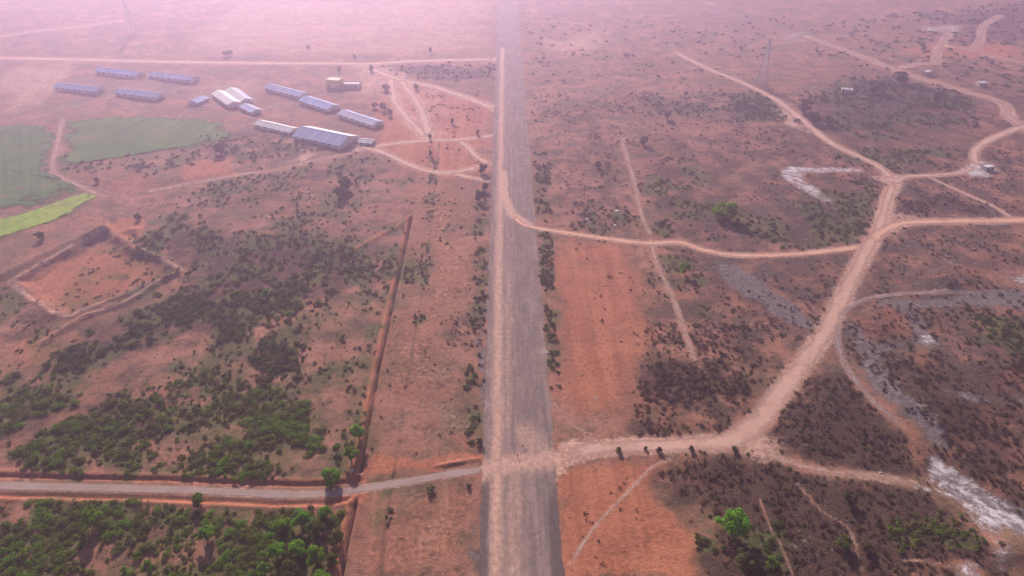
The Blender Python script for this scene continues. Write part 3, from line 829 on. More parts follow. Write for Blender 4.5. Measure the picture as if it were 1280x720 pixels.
def roof_material(name, c0, c1):
    m, nt, out = new_mat(name)
    k = NB(nt)
    tc = k.n('ShaderNodeTexCoord').outputs['Object']
    c = k.mix(k.smooth(k.noise(tc, 0.25, 5, 0.65), 0.4, 0.66), c0, c1)
    hs = k.n('ShaderNodeHueSaturation')
    oi = k.n('ShaderNodeObjectInfo').outputs['Random']
    k.link(k.math('ADD', 0.8, k.math('MULTIPLY', oi, 0.4)), hs.inputs['Value'])
    k.link(k.math('ADD', 0.75, k.math('MULTIPLY', oi, 0.35)), hs.inputs['Saturation'])
    k.link(c, hs.inputs['Color'])
    # single sheets faded unevenly
    bk = k.noise(k.scale_vec(tc, 0.45, 0.01, 0.01), 1.0, 0)
    c = k.mix(k.math('MULTIPLY', k.smooth(bk, 0.52, 0.56), 0.3), hs.outputs[0], (0.42, 0.42, 0.48))
    w = k.n('ShaderNodeTexWave', wave_type='BANDS', bands_direction='X')
    k.link(tc, w.inputs['Vector']); w.inputs['Scale'].default_value = 1.3
    c = k.mix(k.math('MULTIPLY', k.smooth(k.noise(k.scale_vec(tc, 0.9, 0.08, 0.1), 1.0, 3), 0.52, 0.7), 0.35), c, (0.30, 0.22, 0.20))
    k.link(k.bsdf(c, 0.75, 0.1, k.bump(w.outputs[0], 0.05, 0.6)), out.inputs[0])
    return m


def leaf_material(name, c0, c1, vary=0.25, trans=0.25):
    m, nt, out = new_mat(name)
    k = NB(nt)
    t = k.attr('tint').outputs['Fac']
    c = k.mix(t, c0, c1)
    if 'bright' not in name:   # leaves browner in drought-struck patches
        c = k.mix(k.math('MULTIPLY', k.smooth(k.noise(k.pos(), 0.07, 3, 0.6), 0.44, 0.64), 0.6), c, (0.120, 0.092, 0.040) if name != 'leaf_dry' else (0.075, 0.058, 0.030))
    oi = k.n('ShaderNodeObjectInfo').outputs['Random']
    hs = k.n('ShaderNodeHueSaturation')
    k.link(k.math('ADD', 0.5 - 0.03, k.math('MULTIPLY', oi, 0.045)), hs.inputs['Hue'])
    k.link(k.math('ADD', 1.0 - vary, k.math('MULTIPLY', oi, 2 * vary)), hs.inputs['Value'])
    k.link(c, hs.inputs['Color'])
    d = k.n('ShaderNodeBsdfDiffuse'); k.link(hs.outputs[0], d.inputs[0])
    tr = k.n('ShaderNodeBsdfTranslucent'); k.link(hs.outputs[0], tr.inputs[0])
    mx = k.n('ShaderNodeMixShader'); mx.inputs[0].default_value = trans
    k.link(d.outputs[0], mx.inputs[1]); k.link(tr.outputs[0], mx.inputs[2])
    k.link(mx.outputs[0], out.inputs[0])
    return m


M_GROUND = soil_material('laterite_ground', 'ground')
M_RUNWAY = soil_material('weathered_runway', 'runway')
M_TRACK = track_material('dirt_track', (0.39, 0.235, 0.178), (0.47, 0.298, 0.235), (0.50, 0.33, 0.265), 1.55)
M_ORANGE = track_material('orange_track', (0.46, 0.250, 0.170), (0.54, 0.315, 0.225), (0.57, 0.36, 0.27), 1.6)
M_ROAD = track_material('old_tarmac', (0.24, 0.172, 0.150), (0.30, 0.222, 0.196), (0.33, 0.25, 0.225), 4.0)
M_PATH = track_material('footpath', (0.38, 0.235, 0.185), (0.46, 0.30, 0.245), (0.44, 0.31, 0.265), 0.85, False)
M_GREYPATH = track_material('grey_path', (0.24, 0.18, 0.18), (0.32, 0.25, 0.25), (0.34, 0.27, 0.27), 0.85, False)
def field_material(name, c0, c1, ang):
    m, nt, out = new_mat(name)
    k = NB(nt)
    p = k.pos()
    rot = k.n('ShaderNodeVectorRotate', rotation_type='Z_AXIS'); k.link(p, rot.inputs[0]); rot.inputs['Angle'].default_value = ang
    rows = k.noise(k.scale_vec(rot.outputs[0], 0.25, 0.012, 0.1), 1.0, 3)
    mid = k.noise(p, 0.035, 5, 0.65)
    fine = k.noise(p, 0.3, 4, 0.65)
    c = k.mix(k.smooth(k.math('ADD', k.math('MULTIPLY', rows, 0.5), k.math('MULTIPLY', mid, 0.5)), 0.38, 0.62), c0, c1)
    c = k.mix(k.math('MULTIPLY', k.smooth(mid, 0.55, 0.68), 0.55), c, (0.15, 0.095, 0.062))
    c = k.mix(k.math('MULTIPLY', k.smooth(fine, 0.5, 0.7), 0.5), c, (0.035, 0.055, 0.028))
    e = k.attr('edge').outputs['Fac']
    a = k.math('ADD', k.math('MULTIPLY', k.math('SUBTRACT', 1.0, e), 8.0), k.math('MULTIPLY', k.math('SUBTRACT', k.noise(p, 0.04, 5, 0.7), 0.52), 8.0), clamp=True)
    t = k.n('ShaderNodeBsdfTransparent')
    mx = k.n('ShaderNodeMixShader')
    k.link(a, mx.inputs[0]); k.link(t.outputs[0], mx.inputs[1])
    k.link(k.bsdf(c, 0.95, 0.05, k.bump(fine, 0.6, 0.8)), mx.inputs[2])
    k.link(mx.outputs[0], out.inputs[0])
    return m


M_DIMPATH = track_material('dim_path', (0.22, 0.130, 0.100), (0.29, 0.180, 0.142), (0.3, 0.19, 0.15), 0.55, False)
M_FAINT = track_material('faint_track', (0.33, 0.195, 0.15), (0.40, 0.25, 0.195), (0.42, 0.27, 0.21), 1.0, False)
M_FIELD = {
    'green': field_material('crop_green', (0.034, 0.100, 0.024), (0.075, 0.150, 0.038), R(12)),
    'dark': field_material('crop_dark', (0.030, 0.095, 0.026), (0.062, 0.135, 0.040), R(-30)),
    'light': field_material('crop_light', (0.17, 0.26, 0.030), (0.23, 0.32, 0.045), R(-30)),
}
M_LEAF = {
    'green': leaf_material('leaf_green', (0.055, 0.115, 0.014), (0.140, 0.245, 0.032), .25, .45),
    'bright': leaf_material('leaf_bright', (0.090, 0.230, 0.012), (0.200, 0.420, 0.035), 0.18, 0.5),
    'dark': leaf_material('leaf_dark', (0.042, 0.072, 0.022), (0.095, 0.135, 0.042), .3, .4),
    'dry': leaf_material('leaf_dry', (0.038, 0.024, 0.019), (0.095, 0.060, 0.044), 0.25, 0.1),
    'olive': leaf_material('leaf_olive', (0.062, 0.080, 0.026), (0.140, 0.155, 0.055), .3, .4),
}
M_BARK = plain_material('bark', (0.085, 0.055, 0.042), (0.14, 0.095, 0.075), 2.0, 0.9, 0.1)
M_ROOF = {
    'blue': roof_material('roof_blue', (0.12, 0.21, 0.48), (0.19, 0.27, 0.50)),
    'pale': roof_material('roof_pale', (0.26, 0.31, 0.52), (0.33, 0.36, 0.52)),
    'white': roof_material('roof_white', (0.66, 0.63, 0.63), (0.54, 0.50, 0.50)),
    'tan': roof_material('roof_tan', (0.50, 0.40, 0.33), (0.58, 0.48, 0.40)),
}
M_WALL = plain_material('shed_wall', (0.55, 0.46, 0.41), (0.64, 0.55, 0.50), 0.4, 0.9, 0.1)
M_YELLOW = plain_material('yellow_wash', (0.70, 0.50, 0.14), (0.76, 0.58, 0.22), 0.5, 0.85, 0.1)
M_DARKGAP = plain_material('shed_opening', (0.03, 0.03, 0.035), (0.05, 0.045, 0.045), 1.0, 0.9, 0.1)
M_STEEL = plain_material('galvanised_steel', (0.33, 0.33, 0.35), (0.42, 0.42, 0.44), 2.0, 0.5, 0.4, 0, 0.6)
M_WHITE = plain_material('white_plastic', (0.80, 0.78, 0.76), (0.70, 0.67, 0.65), 2.0, 0.6, 0.3)
M_CONCRETE = plain_material('concrete', (0.42, 0.36, 0.33), (0.52, 0.46, 0.42), 1.5, 0.9, 0.1)


# ------------------------------------------------------------------ mesh helpers
def link(o, parent=None, **props):
    COL.objects.link(o)
    if parent is not None:
        o.parent = parent
    for a, b in props.items():
        if b is not None:
            o[a] = b
    return o


def np_mesh(name, V, FQ, mat=None, smooth=False):
    """Mesh from arrays of vertices and equal-sized faces."""
    me = bpy.data.meshes.new(name)
    V = np.ascontiguousarray(V, np.float32)
    FQ = np.ascontiguousarray(FQ, np.int32)
    nf, kf = FQ.shape
    me.vertices.add(len(V)); me.vertices.foreach_set('co', V.ravel())
    me.loops.add(nf * kf); me.loops.foreach_set('vertex_index', FQ.ravel())
    me.polygons.add(nf); me.polygons.foreach_set('loop_start', np.arange(nf, dtype=np.int32) * kf)
    me.update(calc_edges=True)
    me.polygons.foreach_set('use_smooth', np.full(nf, smooth))
    if mat:
        me.materials.append(mat)
    me.validate()
    return me


def color_attr(me, name, arr):
    a = me.attributes.new(name, 'FLOAT_COLOR', 'POINT')
    full = np.ones((len(arr), 4), np.float32)
    full[:, :arr.shape[1]] = arr
    a.data.foreach_set('color', full.ravel())


def float_attr(me, name, arr):
    a = me.attributes.new(name, 'FLOAT', 'POINT')
    a.data.foreach_set('value', np.ascontiguousarray(arr, np.float32))


def grid_faces(nx, ny):
    i = np.arange(nx - 1)[None, :]
    j = np.arange(ny - 1)[:, None]
    a = j * nx + i
    return np.stack([a, a + 1, a + 1 + nx, a + nx], -1).reshape(-1, 4)


class Geo:
    """Collects boxes, tubes and free faces; build() gives ONE mesh object."""
    def __init__(s):
        s.v, s.f = [], []

    def add(s, v, f):
        o = len(s.v)
        s.v += [tuple(p) for p in v]
        s.f += [tuple(i + o for i in q) for q in f]

    def box(s, x0, x1, y0, y1, z0, z1):
        s.add([(x0, y0, z0), (x1, y0, z0), (x1, y1, z0), (x0, y1, z0), (x0, y0, z1), (x1, y0, z1), (x1, y1, z1), (x0, y1, z1)],
              [(3, 2, 1, 0), (4, 5, 6, 7), (0, 1, 5, 4), (1, 2, 6, 5), (2, 3, 7, 6), (3, 0, 4, 7)])

    def tube(s, pts, radii, n=6):
        pts = [Vector(p) for p in pts]
        rings = []
        for i, p in enumerate(pts):
            d = (pts[min(i + 1, len(pts) - 1)] - pts[max(i - 1, 0)]).normalized()
            a = d.orthogonal().normalized()
            b = d.cross(a)
            rings.append([p + radii[i] * (math.cos(2 * math.pi * q / n) * a + math.sin(2 * math.pi * q / n) * b) for q in range(n)])
        V = [q for r in rings for q in r]
        Fc = []
        for i in range(len(pts) - 1):
            for q in range(n):
                Fc.append((i * n + q, i * n + (q + 1) % n, (i + 1) * n + (q + 1) % n, (i + 1) * n + q))
        Fc.append(tuple(range(n))[::-1])
        Fc.append(tuple((len(pts) - 1) * n + q for q in range(n)))
        s.add(V, Fc)

    def mesh(s, name, mat, smooth=False):
        me = bpy.data.meshes.new(name)
        me.from_pydata([tuple(p) for p in s.v], [], s.f)
        me.validate(); me.update()
        if mat:
            me.materials.append(mat)
        if smooth:
            me.polygons.foreach_set('use_smooth', [True] * len(me.polygons))
        return me

    def build(s, name, mat, parent=None, smooth=False, **props):
        return link(bpy.data.objects.new(name, s.mesh(name, mat, smooth)), parent, **props)


def empty(name, loc, rz=0.0, **props):
    o = bpy.data.objects.new(name, None)
    o.location = loc
    o.rotation_euler = (0, 0, rz)
    o.empty_display_size = 1
    return link(o, None, **props)


# ------------------------------------------------------------------ ground sheet
def axis(segs):
    out = []
    for a, b, s0, s1 in segs:
        x = a
        while x < b - 1e-6:
            out.append(x)
            t = (x - a) / (b - a)
            x += s0 + (s1 - s0) * t
    out.append(segs[-1][1])
    return np.array(out)


TXM = float(np.mean(TRENCH_A[:, 0]))
TX0, TX1 = min(TRENCH_A[:, 0].min(), TRENCH_B[:, 0].min()) - 6, max(TRENCH_A[:, 0].max(), TRENCH_B[:, 0].max()) + 4
RY0, RY1 = ROADLINE[:, 1].min() - 8, ROADLINE[:, 1].max() + 10
gx_r = axis([(TX1, 190, 1.35, 1.5), (190, 520, 1.6, 3.2), (520, 1300, 3.4, 9), (1300, 4000, 12, 160)])
gx_t = axis([(TX0, TX1, 0.55, 0.55)])[:-1]
gx_l = -axis([(-TX0, 190, 1.35, 1.5), (190, 520, 1.6, 3.2), (520, 1300, 3.4, 9), (1300, 4000, 12, 160)])[::-1]
GX = np.concatenate([gx_l[:-1], gx_t, gx_r])
GY = np.concatenate([axis([(-4000, -200, 300, 60), (-200, 95, 20, 3)])[:-1],
                     axis([(95, RY0, 1.3, 1.3)])[:-1], axis([(RY0, RY1, 0.75, 0.75)])[:-1],
                     axis([(RY1, 330, 1.3, 1.6), (330, 650, 1.7, 3.0), (650, 1300, 3.2, 7), (1300, 6000, 9, 220)])])
gx2, gy2 = np.meshgrid(GX, GY)
GXF, GYF = gx2.ravel(), gy2.ravel()
NEAR = (np.abs(GXF) < 1500) & (GYF > 60) & (GYF < 1700)
GZ = np.zeros(GXF.shape)
GZ[NEAR] = relief(GXF[NEAR], GYF[NEAR])
GZ2 = GZ.reshape(gx2.shape)
print('ground verts', len(GXF))
V = np.stack([GXF, GYF, GZ], 1)
ground_me = np_mesh('ground', V, grid_faces(len(GX), len(GY)), M_GROUND, True)
sa = np.zeros((len(GXF), 3)); sb = np.zeros((len(GXF), 3))
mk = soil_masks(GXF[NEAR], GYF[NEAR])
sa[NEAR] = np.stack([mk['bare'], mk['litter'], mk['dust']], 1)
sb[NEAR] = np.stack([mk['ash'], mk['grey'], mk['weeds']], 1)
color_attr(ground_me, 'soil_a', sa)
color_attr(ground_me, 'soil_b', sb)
link(bpy.data.objects.new('ground', ground_me), None, kind='structure')


def hz(x, y):
    """Ground height by bilinear interpolation of the sheet."""
    x = np.asarray(x, float); y = np.asarray(y, float)
    i = np.clip(np.searchsorted(GX, x) - 1, 0, len(GX) - 2)
    j = np.clip(np.searchsorted(GY, y) - 1, 0, len(GY) - 2)
    fx = (x - GX[i]) / (GX[i + 1] - GX[i]); fy = (y - GY[j]) / (GY[j + 1] - GY[j])
    return (GZ2[j, i] * (1 - fx) + GZ2[j, i + 1] * fx) * (1 - fy) + (GZ2[j + 1, i] * (1 - fx) + GZ2[j + 1, i + 1] * fx) * fy


# ------------------------------------------------------------------ runway
nxr = 27
ys = axis([(RW_Y0, 420, 1.6, 2.0), (420, 1200, 2.2, 6), (1200, RW_Y1, 7, 40)])
uu = np.linspace(0, 1, nxr)
U, YY = np.meshgrid(uu, ys)
XX = RX0 + (RX1 - RX0) * U
rag = (fbm(YY, YY * 0 + 3.0, 5.0, 41, 3) - 0.5) * 1.6
rag2 = (fbm(YY, YY * 0 + 9.0, 5.0, 42, 3) - 0.5) * 1.6
XX = XX + np.where(U < 0.01, rag, 0) + np.where(U > 0.99, rag2, 0)
ZZ = np.where((U < 0.01) | (U > 0.99), 0.02, 0.10) + 0.0 * YY
rv = np.stack([XX.ravel(), YY.ravel(), ZZ.ravel()], 1)
runway_me = np_mesh('runway', rv, grid_faces(nxr, len(ys)), M_RUNWAY, True)
xr, yr = XX.ravel(), YY.ravel()
du = np.zeros(xr.shape)
for line, hw, soft, s in RUNWAY_DUST:
    du = np.maximum(du, s * line_mask(xr, yr, line, hw, soft))
ur = U.ravel()
_, yA = G(610, 700)
darkm = np.maximum(
    sstep(0.17, 0.10, ur) * sstep(yA + 62, yA + 22, yr),
    sstep(0.80, 0.90, ur) * sstep(yA + 50, yA + 18, yr)) * 0.85
darkm = np.maximum(darkm, 0.35 * sstep(0.72, 0.95, ur) * sstep(200, 420, yr))
darkm = darkm * (1 - du)
greym = np.full(xr.shape, 0.0)
color_attr(runway_me, 'soil_a', np.stack([0 * xr, 0 * xr, du], 1))
color_attr(runway_me, 'soil_b', np.stack([0 * xr, greym, darkm], 1))
link(bpy.data.objects.new('runway', runway_me), None, kind='structure')

# ------------------------------------------------------------------ roads, tracks and paths as worn ribbons
for i, ((name, label, w, marg, pts), (sl, wd)) in enumerate(zip(TRACKS, TRACK_LINES)):
    d = np.gradient(sl, axis=0)
    d /= np.linalg.norm(d, axis=1)[:, None] + 1e-9
    nrm = np.stack([-d[:, 1], d[:, 0]], 1)
    s = np.concatenate([[0], np.cumsum(np.linalg.norm(np.diff(sl, axis=0), axis=1))])
    cols = np.linspace(-1, 1, 9)
    rows = []
    wob = (fbm(s, s * 0 + i * 7.1, 14, 51, 2) - 0.5)
    for c in cols:
        ww = wd * 0.5 * 1.35 * (1 + 0.6 * (fbm(s, s * 0 + i * 3.3 + c, 6, 52, 3) - 0.5))
        rows.append(sl + nrm * (c * ww + wob * wd * 0.25 * (name != 'paved_road'))[:, None])
    P = np.stack(rows, 1)
    far = np.clip((P[..., 1] - 300) / 900, 0, 1)
    onrw = np.where((P[..., 0] > RX0 - 1) & (P[..., 0] < RX1 + 1), 0.09, 0.0)
    base = hz(P[..., 0], P[..., 1])
    z = np.maximum(base, base.min(1, keepdims=True) * 0 + base) + 0.05 + 0.10 * far + onrw + 0.006 * (i % 7)
    Vv = np.concatenate([P, z[..., None]], -1).reshape(-1, 3)
    mat = {'paved_road': M_ROAD, 'footpath': M_PATH}.get(name, M_TRACK)
    if 'orange' in label:
        mat = M_ORANGE
    if any(q in label for q in ('far pink', 'faint', 'zigzag', 'edge of the far', 'far top left')):
        mat = M_FAINT
    if any(q in label for q in ('forking in the dark', 'beside the lone', 'heap in the corner')):
        mat = M_DIMPATH
    if 'grey path' in label:
        mat = M_GREYPATH
    me = np_mesh(name, Vv, grid_faces(9, len(sl)), mat, True)
    ac = np.tile(np.stack([(cols + 1) / 2, np.abs(cols), 0 * cols], 1), (len(sl), 1))
    # the two ends fade out into the dust
    en = np.minimum(s, s[-1] - s)
    fade = np.clip(1 - en / (16.0 if 'haul road curving' in label else 8.0), 0, 1) if name != 'paved_road' else np.clip(1 - en / 2.0, 0, 1)
    ac[:, 1] = np.maximum(ac[:, 1], np.repeat(fade, 9))
    color_attr(me, 'across', ac)
    link(bpy.data.objects.new(name, me), None, kind='structure', label=label)

# ------------------------------------------------------------------ crop fields
for name, label, key, pts in FIELDS:
    poly = smooth_line(np.vstack([GA(pts), GA(pts[:1])]), 4.0)
    poly = poly + (np.stack([fbm(poly[:, 0], poly[:, 1], 8, 61), fbm(poly[:, 0], poly[:, 1], 8, 62)], 1) - 0.5) * 8
    c = poly.mean(0)
    rings = 10
    Vv, Fc = [], []
    n = len(poly)
    for r in range(rings + 1):
        q = c + (poly - c) * (r + 0.02) / (rings + 0.02)
        zz = np.maximum(hz(q[:, 0], q[:, 1]), 0) + (0.5 if r < rings else 0.05)
        Vv.append(np.column_stack([q, zz]))
    Vv = np.vstack(Vv)
    for r in range(rings):
        for j in range(n):
            Fc.append((r * n + j, r * n + (j + 1) % n, (r + 1) * n + (j + 1) % n, (r + 1) * n + j))
    me = np_mesh(name, Vv, np.array(Fc), M_FIELD[key], True)
    float_attr(me, 'edge', np.repeat(np.arange(rings + 1) / rings, n))
    link(bpy.data.objects.new(name, me), None, kind='structure', label=label)


# ------------------------------------------------------------------ sheds
def shed(px0, px1, width, height, roof_a, roof_b, label, name='long_shed', wall=None, doors=3):
    """Gabled shed whose ridge runs between two pixels (at ridge height)."""
    height = height * 0.72
    rise = width * 0.17
    a = G(*px0, z=height + rise)
    b = G(*px1, z=height + rise)
    L = math.hypot(b[0] - a[0], b[1] - a[1])
    ang = math.atan2(b[1] - a[1], b[0] - a[0])
    cx, cyy = (a[0] + b[0]) / 2, (a[1] + b[1]) / 2
    root = empty(name, (cx, cyy, float(hz(cx, cyy)) - 0.1), ang, label=label, category='shed', group='long sheds beyond the crop field')
    wl, hw = L / 2, width / 2
    t = 0.25
    g = Geo()   # four walls with gable ends
    g.box(-wl, wl, -hw, -hw + t, 0, height)
    g.box(-wl, wl, hw - t, hw, 0, height)
    for sx in (-1, 1):
        x0, x1 = (sx * wl - t * (sx > 0), sx * wl + t * (sx < 0))
        g.box(x0, x1, -hw + t, hw - t, 0, height)
        g.add([(x0, -hw + t, height), (x1, -hw + t, height), (x1, hw - t, height), (x0, hw - t, height), (x0, 0, height + rise - 0.1), (x1, 0, height + rise - 0.1)],
              [(0, 1, 5, 4), (2, 3, 4, 5), (1, 2, 5), (3, 0, 4)])
    g.build('wall', wall or M_WALL, root)
    ov = 0.8
    sl = math.hypot(hw + ov, rise * (hw + ov) / hw)
    for sy, key in ((-1, roof_a), (1, roof_b)):
        y1 = sy * (hw + ov)
        z1 = height - rise * ov / hw
        g = Geo()
        th = 0.12
        x0, x1 = -wl - 0.7, wl + 0.7
        g.add([(x0, 0, height + rise + 0.05), (x1, 0, height + rise + 0.05), (x1, y1, z1 + 0.05), (x0, y1, z1 + 0.05),
               (x0, 0, height + rise + 0.05 + th), (x1, 0, height + rise + 0.05 + th), (x1, y1, z1 + 0.05 + th), (x0, y1, z1 + 0.05 + th)],
              [(3, 2, 1, 0), (4, 5, 6, 7), (0, 1, 5, 4), (1, 2, 6, 5), (2, 3, 7, 6), (3, 0, 4, 7)])
        g.build('roof_panel', M_ROOF[key], root)
    g = Geo()
    g.box(-wl - 0.8, wl + 0.8, -0.35, 0.35, height + rise + 0.12, height + rise + 0.26)
    g.build('ridge_cap', M_ROOF[roof_a], root)
    n = max(2, int(L / 7))
    gm = None
    for i in range(n):
        x = -wl + (i + 0.5) * L / n
        for sy in (-1, 1):
            if gm is None:
                g = Geo(); g.box(-1.3, 1.3, -0.04, 0.04, 0, 0.9); gm = g.mesh('window', M_DARKGAP)
            o = link(bpy.data.objects.new('window', gm), root)
            o.location = (x, sy * (hw + 0.03), height - 1.35)
    for sx in (-1, 1):
        g = Geo(); g.box(sx * (wl + 0.03) - 0.05, sx * (wl + 0.03) + 0.05, -1.2, 1.2, 0.1, 2.1)
        g.build('door', M_STEEL, root)
    return root


shed((124, 84), (174, 90), 13, 4.5, 'blue', 'blue', 'blue roofed long shed behind the others, nearest the far level road')
shed((190, 90), (243, 96), 13, 4.5, 'blue', 'blue', 'blue roofed long shed at the far end, right of its twin')
shed((73, 104), (124, 109), 13, 4.5, 'blue', 'blue', 'leftmost blue roofed long shed of the whole group')
shed((149, 111), (200, 117), 13, 4.5, 'blue', 'blue', 'blue roofed long shed nearest the crop field on the left')
shed((240, 125), (254, 119), 11, 4, 'pale', 'pale', 'short pale blue shed turned across beside the white roofed pair', doors=2)
shed((272, 113), (292, 127), 12, 4.5, 'white', 'white', 'lower white roofed shed of the slanting pair')
shed((288, 109), (307, 123), 12, 4.5, 'white', 'pale', 'upper white roofed shed of the slanting pair')
shed((305, 129), (320, 136), 10, 4, 'pale', 'pale', 'small pale blue shed at the foot of the slanting white pair')
shed((336, 105), (379, 116), 12, 4.5, 'blue', 'blue', 'blue roofed long shed in the middle, upper of two in line')
shed((381, 120), (416, 131), 14, 4.5, 'blue', 'blue', 'wide blue roofed shed below the yellow house')
shed((428, 137), (472, 151), 12, 4.5, 'pale', 'pale', 'pale lilac roofed shed at the right end of the group')
shed((323, 150), (367, 160), 11, 4, 'white', 'white', 'white roofed long shed left of the two tone roof')
shed((377, 158), (435, 170), 24, 5, 'blue', 'white', 'largest shed with a half blue and half white roof')
shed((450, 173), (466, 174.5), 8, 3.2, 'white', 'white', 'small white roofed hut right of the two tone shed', 'small_hut')


def house(px, py, w, d, h, rz, label, wallm, roofm, group=None):
    x, y = G(px, py)
    root = empty('small_house', (x, y, float(hz(x, y)) - 0.1), rz, label=label, category='house', group=group)
    g = Geo(); g.box(-w / 2, w / 2, -d / 2, d / 2, 0, h); g.build('wall', wallm, root)
    g = Geo()
    g.box(-w / 2 - .4, w / 2 + .4, -d / 2 - .4, d / 2 + .4, h + .004, h + .3)
    rf = g.build('roof', roofm, root)
    g = Geo()   # parapet around the flat roof
    for a in ((-w / 2 - .4, w / 2 + .4, -d / 2 - .4, -d / 2 - .1), (-w / 2 - .4, w / 2 + .4, d / 2 + .1, d / 2 + .4), (-w / 2 - .4, -w / 2 - .1, -d / 2 - .09, d / 2 + .09), (w / 2 + .1, w / 2 + .4, -d / 2 - .09, d / 2 + .09)):
        g.box(*a, h + .304, h + .9)
    g.build('parapet', wallm, rf)
    for xx in (-w * .3, w * .3):
        g = Geo(); g.box(xx - .6, xx + .6, -d / 2 - .05, -d / 2 + .02, 1.0, 2.3); g.build('window', M_DARKGAP, root)
    g = Geo(); g.box(-.55, .55, -d / 2 - .05, -d / 2 + .02, 0.05, 2.2); g.build('door', M_STEEL, root)
    return root


house(419, 108, 14, 12, 7.5, R(-12), 'yellow house above the blue sheds', M_YELLOW, M_ROOF['tan'])
house(440, 109, 17, 9, 4.0, R(-5), 'low pale house joined beside the yellow house', M_CONCRETE, M_ROOF['tan'])
house(1233, 212, 7, 6, 3.0, R(10), 'tiny pale house right of the white ash spill', M_CONCRETE, M_ROOF['white'])
house(1158, 93, 9, 6, 3.2, R(25), 'tiny white house by the far slanting road', M_CONCRETE, M_ROOF['white'], 'far tiny houses')
house(1226, 107, 8, 6, 3.2, R(5), 'tiny white house above the far slanting road bend', M_CONCRETE, M_ROOF['white'], 'far tiny houses')
house(1058, 115, 10, 5, 3.0, R(-20), 'tiny white house inside the dark far scrub', M_CONCRETE, M_ROOF['white'], 'far tiny houses')


# ------------------------------------------------------------------ lattice pylon
def pylon(px, py, h, label, rz):
    x, y = G(px, py)
    root = empty('transmission_tower', (x, y, float(hz(x, y))), rz, label=label, category='pylon', group='power pylons in the haze')
    def half(z):
        t = z / h
        return 4.2 * (1 - t) ** 1.25 + 0.75
    lv = [0, .11, .22, .33, .44, .54, .63, .71, .78, .85, .92, 1.0]
    cor = [(-1, -1), (1, -1), (1, 1), (-1, 1)]
    for cx, cyy in cor:
        g = Geo()
        g.tube([(cx * half(t * h), cyy * half(t * h), t * h) for t in lv], [0.22] * len(lv), 5)
        g.build('leg', M_STEEL, root)
    g = Geo()
    for a, b in zip(lv[:-1], lv[1:]):
        for q in range(4):
            c0, c1 = cor[q], cor[(q + 1) % 4]
            p = lambda c, t: (c[0] * half(t * h), c[1] * half(t * h), t * h)
            g.tube([p(c0, a), p(c1, b)], [0.11, 0.11], 4)
            g.tube([p(c1, a), p(c0, b)], [0.11, 0.11], 4)
            g.tube([p(c0, b), p(c1, b)], [0.11, 0.11], 4)
    g.build('bracing', M_STEEL, root)
    for t, l in ((.70, 8.5), (.82, 7.5), (.94, 6.0)):
        g = Geo()
        z = t * h
        w = half(z)
        for s in (-1, 1):
            for yy in (-w, w):
                g.tube([(s * w, yy, z), (s * l, 0, z + 0.4)], [0.13, 0.09], 4)
                g.tube([(s * w, yy, z + 2.2), (s * l, 0, z + 0.4)], [0.13, 0.09], 4)
        arm = g.build('crossarm', M_STEEL, root)
        for s in (-1, 1):
            g = Geo(); g.tube([(s * l, 0, z + 0.3), (s * l, 0, z - 2.4)], [0.22, 0.22], 6)
            g.build('insulator', M_WHITE, arm)


pylon(951, 106, 46, 'grey steel lattice pylon beside the long pale track on the right', R(60))
pylon(166, 42, 44, 'faint lattice pylon in the top left haze beyond the sheds', R(80))


# ------------------------------------------------------------------ foliage templates
def leaf_cloud(rng, n, lobes, leaf, flat=1.0, twig=False):
    """n leaf quads through the volume of several lobes; returns verts (n*4,3), tint (n*4)."""
    ctr = np.array([l[0] for l in lobes]); rad = np.array([l[1] for l in lobes])
    pick = rng.choice(len(lobes), n, p=rad ** 2 / (rad ** 2).sum())
    dirs = rng.normal(size=(n, 3)); dirs /= np.linalg.norm(dirs, axis=1)[:, None]
    dirs[:, 2] = np.abs(dirs[:, 2]) * 1.0 - 0.25 * (rng.random(n) < 0.5)
    rr = rad[pick] * rng.uniform(0.55, 1.05, n) ** 0.6
    P = ctr[pick] + dirs * rr[:, None] * np.array([1, 1, flat])
    P[:, 2] = np.maximum(P[:, 2], 0.04)
    nr = dirs * 0.8 + rng.normal(size=(n, 3)) * 0.6 + np.array([0, 0, 0.5])
    nr /= np.linalg.norm(nr, axis=1)[:, None]
    up = rng.normal(size=(n, 3))
    a = np.cross(nr, up); a /= np.linalg.norm(a, axis=1)[:, None] + 1e-9
    b = np.cross(nr, a)
    s = leaf * rng.uniform(0.6, 1.3, n)
    sa_, sb_ = s, s * (0.28 if twig else 0.7)
    c = [P - a * sa_[:, None] * .5 - b * sb_[:, None] * .15, P + b * -sb_[:, None] * .5 + a * sa_[:, None] * .1,
         P + a * sa_[:, None] * .5 + b * sb_[:, None] * .15, P + b * sb_[:, None] * .5 - a * sa_[:, None] * .1]
    Vv = np.stack(c, 1).reshape(-1, 3)
    lobe_t = rng.uniform(-0.25, 0.25, len(lobes))[pick]
    t = np.clip(0.5 + lobe_t + rng.uniform(-0.35, 0.35, n), 0, 1)
    return Vv, np.repeat(t, 4)


def bush_template(seed, n, leaf, spread=0.62, nl=7, flat=0.75, twig=False):
    rng = np.random.default_rng(seed)
    lobes = []
    for i in range(nl):
        a = rng.uniform(0, 2 * math.pi); r = spread * math.sqrt(rng.random()) * 0.75
        lobes.append((np.array([r * math.cos(a), r * math.sin(a) * 0.8, rng.uniform(0.12, 0.55) * (1 - r * 0.7)]), rng.uniform(0.18, 0.40)))
    return leaf_cloud(rng, n, lobes, leaf, flat, twig)


